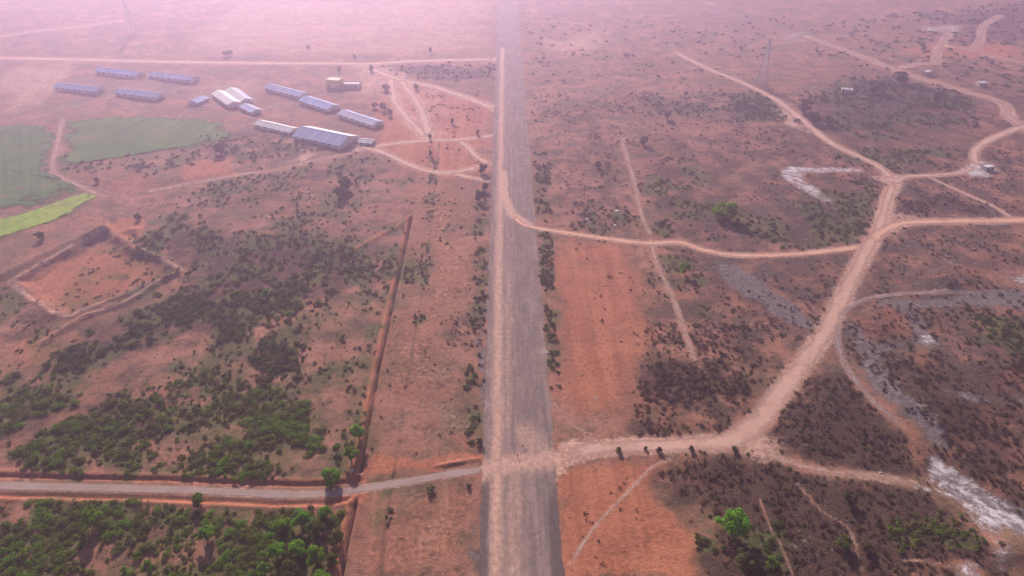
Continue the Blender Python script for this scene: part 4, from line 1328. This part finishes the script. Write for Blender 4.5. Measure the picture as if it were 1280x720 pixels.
def tree_crown(seed, n, leaf, nl=16, zc=0.53, rx=0.40, rz_=0.42):
    rng = np.random.default_rng(seed)
    lobes = []
    for i in range(nl):
        d = rng.normal(size=3); d /= np.linalg.norm(d)
        q = rng.uniform(0.3, 1.0)
        lobes.append((np.array([d[0] * rx * q, d[1] * rx * q, zc + d[2] * rz_ * q * 0.85]), rng.uniform(0.09, 0.19)))
    return leaf_cloud(rng, n, lobes, leaf, 0.9)


def cloud_mesh(name, Vt, mat):
    Vv, t = Vt
    me = np_mesh(name, Vv, np.arange(len(Vv)).reshape(-1, 4), mat)
    float_attr(me, 'tint', t)
    return me


def trunk_mesh(seed, mat):
    rng = random.Random(seed)
    g = Geo()
    lean = (rng.uniform(-.05, .05), rng.uniform(-.05, .05))
    g.tube([(0, 0, -0.03), (lean[0] * .4, lean[1] * .4, .16), (lean[0], lean[1], .34), (lean[0] * 1.4, lean[1] * 1.3, .6)], [.045, .032, .026, .012], 7)
    for i in range(5):
        a = i * 2 * math.pi / 5 + rng.uniform(-.4, .4)
        r = rng.uniform(.2, .32)
        z0 = rng.uniform(.22, .38)
        g.tube([(lean[0] * z0 * 2.6, lean[1] * z0 * 2.6, z0), (r * .5 * math.cos(a), r * .5 * math.sin(a), z0 + .17), (r * math.cos(a), r * math.sin(a), z0 + .33)], [.02, .013, .005], 5)
    return g.mesh('trunk', mat, True)


BUSH = {}
for kind, cnt in (('green', 5), ('bright', 3), ('dark', 5), ('dry', 5), ('olive', 5)):
    BUSH[kind] = []
    for q in range(cnt):
        tw = kind == 'dry'
        T = bush_template(100 + hash(kind) % 1 + q * 13 + len(kind) * 7, 330 if not tw else 300, 0.15 if not tw else 0.19, flat=0.72 if not tw else 0.8, twig=tw, nl=6 + q)
        BUSH[kind].append(cloud_mesh(kind + '_bush', T, M_LEAF[kind]))
CROWN = {k: [cloud_mesh('crown', tree_crown(300 + 17 * q + len(k), 2600, 0.066, 17 + 3 * q), M_LEAF[k]) for q in range(3)] for k in ('green', 'bright', 'dark', 'olive')}
TRUNK = [trunk_mesh(q, M_BARK) for q in range(3)]

BLOCK = []      # (x, y, r) of trees, so that bushes keep clear of them


def tree(px, py, wpx, kind, label, hratio=0.95, group=None, name='leafy_tree'):
    """Tree whose crown is centred at a pixel, wpx pixels wide."""
    w = wpx * m_per_px(px, py)
    h = w * hratio / 0.9
    x, y = G(px, py, z=h * 0.42)
    i = random.randrange(3)
    root = empty(name, (x, y, float(hz(x, y)) - 0.02), random.uniform(0, 6.28), label=label, category='tree', group=group)
    sx = w / 0.98
    for nm, me in (('trunk', TRUNK[i]), ('crown', CROWN[kind][i])):
        o = link(bpy.data.objects.new(nm, me), root)
        o.scale = (sx, sx * random.uniform(.9, 1.08), h)
        if nm == 'crown':
            o.location.z = -0.15 * h
    BLOCK.append((x, y, w * 0.45))
    return root


tree(917, 652, 50, 'bright', 'large bright green tree standing alone in dark burnt scrub', 0.9)
tree(905, 262, 38, 'bright', 'broad rounded green tree above the winding orange track', 0.62)
tree(857, 335, 17, 'bright', 'small bright green tree below the winding orange track', 1.1)
tree(113, 648, 26, 'bright', 'tall bright green tree just below the paved road on the left', 1.25)
tree(257, 667, 27, 'bright', 'bright green round tree between red clearings below the paved road', 0.95)
tree(184, 709, 20, 'bright', 'small bright green tree on red soil at the bottom edge', 1.0)
tree(155, 712, 11, 'bright', 'tiny bright green tree beside the bottom edge red clearing', 1.0)
tree(246, 626, 22, 'green', 'round green tree tucked under the paved road', 0.8)
tree(1055, 678, 22, 'green', 'green tree where the footpath forks in dark scrub', 0.9)
tree(965, 701, 18, 'bright', 'small bright green tree near the lower right footpath', 1.0)
tree(1062, 622, 20, 'olive', 'olive green tree in the dark scrub below the ash track', 0.8)
tree(1083, 683, 13, 'olive', 'narrow yellowish tree right of the footpath fork', 1.3)
tree(932, 700, 34, 'dark', 'dark green tree below the lone bright tree', 0.8)
tree(448, 540, 20, 'bright', 'upper bright green tree beside the long red trench', 1.3)
tree(438, 567, 22, 'bright', 'lower bright green tree beside the long red trench', 1.2)
tree(420, 560, 13, 'green', 'small green tree left of the pair beside the trench', 1.1)
tree(414, 595, 30, 'bright', 'spreading bright green tree just above the paved road', 0.8)
tree(331, 368, 14, 'bright', 'small yellow green tree at the top of the grey thicket', 1.0)
tree(297, 367, 13, 'bright', 'pale yellow green tree left of its twin in the grey thicket', 1.0)
tree(360, 392, 12, 'bright', 'little light green tree near the bare red patch', 1.0)
tree(430, 228, 26, 'dark', 'dark green tree on open red ground below the sheds', 0.8)
tree(424, 240, 20, 'dark', 'lower dark green tree of the pair on open red ground', 0.8)
tree(603, 210, 14, 'dark', 'dark tree at the end of the pale sagging track', 1.0)
tree(599, 244, 16, 'dark', 'dark round tree on the runway edge below the track spur', 1.0)
tree(606, 233, 11, 'dark', 'small dark tree right against the left runway edge', 1.1)
tree(538, 191, 7, 'dark', 'tiny dark tree on the dotted bush line below the sheds', 1.2)
tree(774, 562, 11, 'olive', 'first small olive tree below the haul road by the runway', 0.7)
tree(807, 560, 7, 'olive', 'smallest olive tree in the row below the haul road', 0.7)
tree(824, 562, 11, 'olive', 'olive tree in the row below the haul road, middle one', 0.7)
tree(865, 560, 10, 'olive', 'olive tree in the row below the haul road, fourth along', 0.7)
tree(919, 561, 10, 'olive', 'olive tree under the haul road bend', 0.7)
tree(538, 611, 13, 'olive', 'small olive tree just below the paved road near the runway', 0.7)
tree(599, 552, 12, 'olive', 'small tree on the runway edge above the paved road', 0.7)
tree(586, 607, 9, 'olive', 'small olive tree below the paved road against the runway', 0.7)
tree(1007, 132, 20, 'dark', 'dark tree beside the pale widening of the pylon track', 0.9)
tree(1018, 146, 22, 'dark', 'dark tree below its twin beside the pylon track', 0.7)
tree(1036, 149, 18, 'dark', 'dark tree at the right end of the pylon track clump', 0.7)
tree(1095, 108, 26, 'dark', 'big dark tree in the far bluish scrub', 0.7)
tree(1128, 96, 22, 'dark', 'dark tree under the far slanting road', 0.7)
tree(1172, 122, 12, 'dark', 'dark narrow tree far right of the bluish scrub', 1.3)
tree(835, 143, 11, 'dark', 'lone dark tree on the far red plain right of the runway', 1.1)
tree(805, 176, 14, 'dark', 'dark green tree at the top of the straight footpath', 0.9)
tree(612, 88, 6, 'dark', 'tiny dark tree at the far crossing beside the runway', 2.0)
tree(468, 131, 10, 'dark', 'dark tree above the right end shed', 1.0)
tree(479, 133, 12, 'dark', 'second dark tree above the right end shed', 0.9)
tree(487, 140, 10, 'olive', 'olive tree between the light tracks and the right end shed', 1.0)
tree(424, 86, 7, 'dark', 'tiny dark tree behind the yellow house', 1.2)
tree(464, 85, 8, 'dark', 'tiny dark tree where the far level road widens', 1.0)
tree(482, 109, 13, 'dark', 'low dark tree inside the fork of the light tracks', 0.7)
tree(520, 108, 8, 'dark', 'small dark tree right of the light track fork', 1.0)
tree(537, 170, 7, 'dark', 'small dark tree where the light tracks meet', 1.2)
tree(565, 151, 7, 'dark', 'small dark tree on red ground left of the far runway', 1.2)
tree(597, 165, 6, 'dark', 'small dark tree at the far runway edge beside the level track', 1.2)
tree(538, 62, 5, 'dark', 'tiny dark tree beyond the far level road', 1.8)
tree(443, 70, 5, 'dark', 'tiny dark tree standing beyond the yellow house', 1.8)
tree(385, 59, 5, 'dark', 'tiny dark tree alone in the pink haze', 1.8)
tree(284, 66, 13, 'dark', 'low dark tree beyond the far level road left', 0.7)
tree(275, 186, 20, 'dark', 'dark tree at the lower right corner of the crop field', 0.7)
tree(172, 271, 12, 'dark', 'dark tree above the orange heap', 0.8)
tree(50, 294, 14, 'dark', 'dark low tree between the light field and the pit bank', 0.8)
tree(121, 225, 9, 'dark', 'small dark tree beside the bare pink yard', 0.8)
tree(748, 205, 10, 'dark', 'small dark tree on the red plain beside the far runway', 1.0)
k0 = 0
for px, py, w, kd in [(352, 655, 24, 'bright'), (376, 648, 26, 'bright'), (398, 660, 22, 'green'), (405, 640, 20, 'bright'), (420, 672, 24, 'green'),
                      (345, 690, 26, 'bright'), (372, 685, 28, 'bright'), (395, 695, 28, 'bright'), (415, 700, 22, 'green'), (330, 712, 24, 'bright'),
                      (362, 714, 26, 'green'), (400, 722, 26, 'bright')]:
    row = ('first', 'second', 'third')[0 if py < 680 else 1 if py < 705 else 2]
    lab = ('first', 'second', 'third', 'fourth', 'fifth')[(0, 1, 2, 3, 4, 0, 1, 2, 3, 0, 1, 2)[k0]] + ' tree from left in the ' + row + ' row of the bright grove'
    tree(px, py, w, kd, lab, random.uniform(.8, 1.05), group='bright grove below the paved road')
    k0 += 1

# ------------------------------------------------------------------ bushes

cand = []       # region, x, y, size
for ri, (kind, where, pts, dens, (s0, s1), thr) in enumerate(SCRUB):
    poly = GA(pts)
    fz = 1 + float(np.clip((poly[:, 1].mean() - 250) / 250, 0, 3))
    ew = 5.0 * fz if dens > 1.2 else 2.0
    if ' line ' in where:
        ew, fz, dens = 0.8, 0.15, dens * 1.7
    lo, hi = poly.min(0) - ew, poly.max(0) + ew
    n = int((hi[0] - lo[0]) * (hi[1] - lo[1]) / 100 * dens * 2.0)
    x = RNG.uniform(lo[0], hi[0], n); y = RNG.uniform(lo[1], hi[1], n)
    x += RNG.normal(0, 1.0, n)
    xw, yw = x + 14 * fz * (fbm(x, y, 18 * fz, 91, 3) - .5), y + 14 * fz * (fbm(x, y, 18 * fz, 95, 3) - .5)
    ok = RNG.random(len(x)) < poly_mask(xw, yw, poly, ew)
    x, y = x[ok], y[ok]
    fn = fbm(x, y, 16, 71, 3)
    ok = fn + RNG.uniform(-.08, .08, len(x)) > thr
    x, y, fn = x[ok], y[ok], fn[ok]
    s = s0 + (s1 - s0) * np.clip(RNG.random(len(x)) ** 1.8 * 0.8 + (fn - thr) * 1.0, 0, 1)
    for a in zip(x, y, s):
        cand.append((ri, *a))
cand = np.array(cand)
cx_, cy_, cs_ = cand[:, 1], cand[:, 2], cand[:, 3]
keep = ~((cx_ > RX0 - 0.5) & (cx_ < RX1 + 0.8))
for (sl, wd), t in zip(TRACK_LINES, TRACKS):
    lo, hi = sl.min(0) - 12, sl.max(0) + 12
    sel = np.where(keep & (cx_ > lo[0]) & (cx_ < hi[0]) & (cy_ > lo[1]) & (cy_ < hi[1]))[0]
    if len(sel):
        d, _ = seg_dist(cx_[sel], cy_[sel], sl)
        keep[sel] &= d > wd.mean() * 0.55 + cs_[sel] * 0.35
for line in (TRENCH_A, TRENCH_B):
    d, _ = seg_dist(cx_, cy_, line)
    keep &= d > 2.2
d, _ = seg_dist(cx_, cy_, ROADLINE)
keep &= (d > 6.3)
for bx_, by_, br in BLOCK:
    keep &= np.hypot(cx_ - bx_, cy_ - by_) > br * 0.7
for poly, w, s in ASH:
    keep &= ~inside(cx_, cy_, poly)
# thin out bushes that stand inside one another (grid hash)
order = np.argsort(-cs_)
cell = {}
for i in order:
    if not keep[i]:
        continue
    kx, ky = int(cx_[i] // 5), int(cy_[i] // 5)
    bad = False
    for ax in (-1, 0, 1):
        for ay in (-1, 0, 1):
            for j in cell.get((kx + ax, ky + ay), ()):
                if math.hypot(cx_[i] - cx_[j], cy_[i] - cy_[j]) < 0.25 * (cs_[i] + cs_[j]):
                    bad = True
                    break
            if bad: break
        if bad: break
    if bad:
        keep[i] = False
    else:
        cell.setdefault((kx, ky), []).append(i)
cand = cand[keep]
cand_z = hz(cand[:, 1], cand[:, 2])
ppx, ppy = to_pixel(cand[:, 1], cand[:, 2])
on = (ppx > -6) & (ppx < 1286) & (ppy > -6) & (ppy < 728)
appar = cand[:, 3] / depth_of(cand[:, 1], cand[:, 2]) * F
GREENISH = {'green': 'green_bush', 'bright': 'green_bush', 'dark': 'dark_bush', 'olive': 'dark_bush', 'dry': 'dry_bush'}
COLWORD = {'green': 'green leafy bush', 'dark': 'dark green bush', 'olive': 'dull olive bush', 'dry': 'dry brown bush'}
fam = np.array([GREENISH[SCRUB[int(r)][0]] for r in cand[:, 0]])
single = np.zeros(len(cand), bool)
for fname in ('green_bush', 'dark_bush', 'dry_bush'):
    idx = np.where((fam == fname) & on)[0]
    idx = idx[np.argsort(-appar[idx])][:290]
    single[idx] = True
print('bushes', len(cand), {f: int((fam == f).sum()) for f in set(fam)}, 'single', single.sum())

ORD = 'first second third fourth fifth sixth seventh eighth ninth tenth eleventh twelfth thirteenth fourteenth fifteenth sixteenth seventeenth eighteenth nineteenth twentieth twenty-first twenty-second twenty-third twenty-fourth'.split()


def row_labels(idx, noun, where):
    """Each bush of a patch by its row, counted downwards, and its place in the row, counted from the left."""
    n = len(idx)
    out = {}
    if n == 1:
        return {idx[0]: 'only sizeable ' + noun + ' ' + where}
    if n <= 8:
        for q, i in enumerate(sorted(idx, key=lambda i: ppx[i])):
            out[i] = ORD[q] + ' ' + noun.replace(' leafy', '').replace('dull ', '') + ' from left ' + where
        return out
    nr = min(20, math.ceil(n / 9))
    col = sorted(idx, key=lambda i: ppy[i])
    w2 = where.split(' ', 2)[2] if where.startswith('in the ') else where
    w2 = w2.replace('of the picture', '').strip()
    for r in range(nr):
        row = sorted(col[r * n // nr:(r + 1) * n // nr], key=lambda i: ppx[i])
        for q, i in enumerate(row):
            out[i] = ORD[q] + ' ' + noun.replace(' leafy', '').replace('dull ', '').replace('dry ', '').replace('green bush', 'bush') + ' from left, ' + (ORD[r] + ' row, ') + w2
    for v in out.values():
        if len(v.split()) > 16:
            print('LONG', v)
    return out


by_region = {}
for i in np.where(single)[0]:
    by_region.setdefault(int(cand[i, 0]), []).append(i)
for ri, idx in by_region.items():
    kind, where = SCRUB[ri][0], SCRUB[ri][1]
    idx = sorted(idx, key=lambda i: -appar[i])
    names = row_labels(idx, COLWORD[kind], where)
    for i in idx:
        me = random.choice(BUSH[kind])
        o = bpy.data.objects.new(GREENISH[kind], me)
        x, y, s = cand[i, 1:4]
        o.location = (x, y, float(cand_z[i]) - 0.05)
        o.rotation_euler = (0, 0, random.uniform(0, 6.28))
        q = s / 1.25
        q2 = 1.22 if kind == 'green' else 1.1
        o.scale = (q * q2, q * q2 * random.uniform(.75, 1.1), q * random.uniform(.55, .9))
        link(o, None, label=names[i], category='bush', group='bushes ' + where)

# the rest of the scrub, too many to count: one object per foliage family
LOW = {}
for kind in ('green', 'dark', 'dry', 'olive'):
    tw = kind == 'dry'
    LOW[kind] = [bush_template(900 + q * 31 + len(kind), 60 if not tw else 55, 0.30 if not tw else 0.36, nl=5, flat=0.72, twig=tw) for q in range(5)]


def scatter_stuff(name, label, idx, kinds, extra=None):
    VV, TT, MI = [], [], []
    for i in idx:
        kind = SCRUB[int(cand[i, 0])][0]
        if kind == 'dry' and RNG.random() < .28:
            kind = 'olive'
        elif kind == 'green' and RNG.random() < .25:
            kind = 'olive'
        Vt, t = LOW[kind][i % 5]
        x, y, s = cand[i, 1:4]
        a = RNG.uniform(0, 6.28); q = s / 1.25
        ca, sa2 = math.cos(a) * q, math.sin(a) * q
        vx = Vt[:, 0] * ca - Vt[:, 1] * sa2 + x
        vy = Vt[:, 0] * sa2 + Vt[:, 1] * ca + y
        vz = Vt[:, 2] * q * RNG.uniform(.55, .9) + cand_z[i] - 0.05
        VV.append(np.stack([vx, vy, vz], 1))
        TT.append(np.clip(t + RNG.uniform(-.25, .25), 0, 1))
        MI.append(np.full(len(Vt) // 4, kinds.index(kind), np.int32))
    if extra:
        for v, t, m in extra:
            VV.append(v); TT.append(t); MI.append(m)
    VV = np.vstack(VV); TT = np.concatenate(TT); MI = np.concatenate(MI)
    me = np_mesh(name, VV, np.arange(len(VV)).reshape(-1, 4))
    for kd in kinds:
        me.materials.append(M_LEAF[kd])
    me.polygons.foreach_set('material_index', MI)
    float_attr(me, 'tint', TT)
    link(bpy.data.objects.new(name, me), None, kind='stuff', label=label)


rest = np.where(~single)[0]
scatter_stuff('green_scrub', 'small green scrub filling the left thickets', [i for i in rest if fam[i] == 'green_bush'], ['green', 'olive'])
scatter_stuff('dark_scrub', 'small dark and olive scrub scattered over the red plain', [i for i in rest if fam[i] == 'dark_bush'], ['dark', 'olive'])
scatter_stuff('dry_scrub', 'small dry brown scrub covering the burnt ground', [i for i in rest if fam[i] == 'dry_bush'], ['dry', 'olive'])

# low weeds and dry tufts sprinkled over all open ground
N = 62000
tx = RNG.uniform(-420, 520, N); ty = 110 + (820 - 110) * RNG.random(N) ** 1.4
px_, py_ = to_pixel(tx, ty)
fl = flatness(tx, ty)
mk2 = soil_masks(tx, ty)
pr = (0.20 + 0.75 * sstep(.48, .62, fbm(tx, ty, 22, 81, 4)) + 0.8 * mk2['litter']) * (1 - np.clip(mk2['bare'], 0, 1) * .65) * (1 - np.clip(mk2['ash'] * 2, 0, 1))
kp = (px_ > -20) & (px_ < 1300) & (py_ < 735) & (fl > 0.12) & (RNG.random(N) < pr)
tx, ty = tx[kp], ty[kp]
tz = hz(tx, ty)
VV, TT, MI = [], [], []
grn = (tx < TXM) & (ty < 330)
for i in range(len(tx)):
    kd = 0 if (grn[i] and RNG.random() < .6) else 1
    Vt, t = (LOW['green'] if kd == 0 else LOW['dry'])[i % 5]
    q = RNG.integers(0, 40)
    Vs = Vt[q * 4:q * 4 + 14 * 4]; ts = t[q * 4:q * 4 + 14 * 4]
    c = Vs.mean(0); c[2] = 0.15
    s = RNG.uniform(0.5, 1.3) * (0.8 + ty[i] / 900)
    VV.append((Vs - c) * np.array([s, s, s * .8]) + np.array([tx[i], ty[i], tz[i] + 0.08]))
    TT.append(ts); MI.append(np.full(len(Vs) // 4, kd, np.int32))
VV = np.vstack(VV); TT = np.concatenate(TT); MI = np.concatenate(MI)
me = np_mesh('dry_grass', VV, np.arange(len(VV)).reshape(-1, 4))
me.materials.append(M_LEAF['green']); me.materials.append(M_LEAF['dry'])
me.polygons.foreach_set('material_index', MI)
float_attr(me, 'tint', TT)
link(bpy.data.objects.new('dry_grass', me), None, kind='stuff', label='low dry grass tufts over the open red ground')
print('tufts', len(tx))


# ------------------------------------------------------------------ rubbish, stones, earth heaps
def stone(px, py, size, label, mat, name='boulder', cat='stone', group=None, seed=0, flat=.7):
    x, y = G(px, py)
    rng = np.random.default_rng(seed)
    me = bpy.data.meshes.new(name)
    import bmesh
    bm = bmesh.new()
    bmesh.ops.create_icosphere(bm, subdivisions=2, radius=size / 2)
    for v in bm.verts:
        v.co *= 1 + 0.28 * (rng.random() - .5)
        v.co.z *= flat
    bm.to_mesh(me); bm.free()
    me.materials.append(mat)
    o = bpy.data.objects.new(name, me)
    o.location = (x, y, float(hz(x, y)) + size * flat * .22)
    o.rotation_euler = (0, 0, rng.random() * 6)
    link(o, None, label=label, category=cat, group=group)


stone(771, 264, 2.2, 'white rubbish heap, topmost beside the winding track', M_WHITE, 'rubbish_heap', 'rubbish', 'white rubbish by the winding track', 1, .5)
stone(778, 267, 1.2, 'tiny white rubbish piece right of the topmost white heap', M_WHITE, 'rubbish_heap', 'rubbish', 'white rubbish by the winding track', 2, .5)
stone(769, 282, 1.8, 'white rubbish heap nearest the winding track', M_WHITE, 'rubbish_heap', 'rubbish', 'white rubbish by the winding track', 3, .5)
stone(733, 274, 1.5, 'pale rubbish heap on the left of the dark bushes', M_WHITE, 'rubbish_heap', 'rubbish', 'white rubbish by the winding track', 4, .5)
stone(684, 441, 1.2, 'white stone on the right runway edge', M_WHITE, 'boulder', 'stone', None, 5)
stone(1100, 591, 0.8, 'small white stone beside the ash track', M_WHITE, 'boulder', 'stone', None, 6)
stone(441, 589, 1.6, 'pale boulder beside the trench above the paved road', M_CONCRETE, 'boulder', 'stone', None, 7)
stone(638, 199, 1.6, 'pale boulder lying on the far runway', M_CONCRETE, 'boulder', 'stone', None, 8, .4)
# leaning white post in the dark bushes
x, y = G(749, 271)
g = Geo(); g.tube([(0, 0, -.2), (-.9, .4, 2.6)], [.16, .14], 8)
p_root = empty('white_post', (x, y, float(hz(x, y))), 0, label='leaning white post in dark bushes by the winding track', category='post')
g.build('shaft', M_WHITE, p_root)
g = Geo(); g.tube([(-.9, .4, 2.6), (-.95, .42, 2.78)], [.2, .2], 8); g.build('cap', M_WHITE, p_root)


# ------------------------------------------------------------------ two people on the runway
def person(px, py, rz, label, stride, shirt, trousers):
    x, y = G(px, py)
    J = {'pelvis': (0, 0, .95), 'waist': (0, 0, 1.1), 'chest': (0, .02, 1.35), 'neck': (0, .02, 1.5), 'headb': (0, .03, 1.58), 'head': (0, .04, 1.72),
         'shl': (-.19, .0, 1.42), 'ell': (-.25, -.10 * stride, 1.15), 'wrl': (-.24, .06 * stride, .92), 'hal': (-.24, .09 * stride, .83),
         'shr': (.19, .0, 1.42), 'elr': (.25, .10 * stride, 1.15), 'wrr': (.24, .22 * stride, .94), 'har': (.24, .27 * stride, .86),
         'hil': (-.1, 0, .92), 'knl': (-.11, .16 * stride, .5), 'anl': (-.11, .14 * stride, .09), 'tol': (-.12, .30 * stride + .06, .04),
         'hir': (.1, 0, .92), 'knr': (.11, -.06 * stride, .5), 'anr': (.11, -.26 * stride, .11), 'tor': (.12, -.12 * stride + .06, .04)}
    rad = {'pelvis': .145, 'waist': .13, 'chest': .155, 'neck': .06, 'headb': .085, 'head': .10, 'shl': .075, 'ell': .05, 'wrl': .036, 'hal': .04,
           'shr': .075, 'elr': .05, 'wrr': .036, 'har': .04, 'hil': .10, 'knl': .068, 'anl': .05, 'tol': .04, 'hir': .10, 'knr': .068, 'anr': .05, 'tor': .04}
    E = ['pelvis waist', 'waist chest', 'chest neck', 'neck headb', 'headb head', 'chest shl', 'shl ell', 'ell wrl', 'wrl hal', 'chest shr', 'shr elr', 'elr wrr', 'wrr har',
         'pelvis hil', 'hil knl', 'knl anl', 'anl tol', 'pelvis hir', 'hir knr', 'knr anr', 'anr tor']
    ks = list(J)
    me = bpy.data.meshes.new('person')
    me.from_pydata([J[q] for q in ks], [tuple(ks.index(w) for w in e.split()) for e in E], [])
    me.update()
    o = bpy.data.objects.new('person', me)
    link(o, None, label=label, category='person', group='people walking on the runway')
    sk = o.modifiers.new('skin', 'SKIN')
    if not me.skin_vertices:
        bpy.context.view_layer.objects.active = o
    for i, q in enumerate(ks):
        sv = me.skin_vertices[0].data[i]
        sv.radius = (rad[q], rad[q])
        sv.use_root = q == 'pelvis'
    o.modifiers.new('smooth', 'SUBSURF').levels = 1
    # cloth and skin by height on the body
    m, nt, out = new_mat('clothing')
    k = NB(nt)
    S = k.n('ShaderNodeSeparateXYZ'); k.link(k.n('ShaderNodeTexCoord').outputs['Object'], S.inputs[0])
    z = S.outputs[2]
    c = k.mix(k.math('GREATER_THAN', z, .98), trousers, shirt)
    c = k.mix(k.math('GREATER_THAN', z, 1.49), c, (.16, .085, .055))
    c = k.mix(k.math('GREATER_THAN', z, 1.68), c, (.012, .010, .010))
    k.link(k.bsdf(c, .85, .15), out.inputs[0])
    me.materials.append(m)
    o.location = (x, y, 0.095)
    o.rotation_euler = (0, 0, rz)


person(653.8, 559, R(160), 'upper person in dark clothes walking on the runway', 1.0, (.02, .02, .03), (.025, .022, .028))
person(646.8, 571.5, R(175), 'lower person in maroon shirt walking on the runway', .8, (.10, .03, .03), (.04, .025, .03))

# ------------------------------------------------------------------ haze: the dusty air over the plain
hb = Geo()
hb.box(-4100, 4100, -4100, 6100, -6.0, H + 12.0)
hm = bpy.data.materials.new('dusty_air')
hm.use_nodes = True
hm.node_tree.nodes.clear()
ho = hm.node_tree.nodes.new('ShaderNodeOutputMaterial')
hv = hm.node_tree.nodes.new('ShaderNodeVolumePrincipled')
hv.inputs['Color'].default_value = (*HAZE_COLOR, 1)
hv.inputs['Density'].default_value = HAZE_DENSITY
hv.inputs['Anisotropy'].default_value = HAZE_G
hm.node_tree.links.new(hv.outputs[0], ho.inputs['Volume'])
hm.cycles.homogeneous_volume = True if hasattr(hm, 'cycles') and hasattr(hm.cycles, 'homogeneous_volume') else None
hb.build('haze', hm, None, kind='stuff', label='pink dusty haze over the plain')
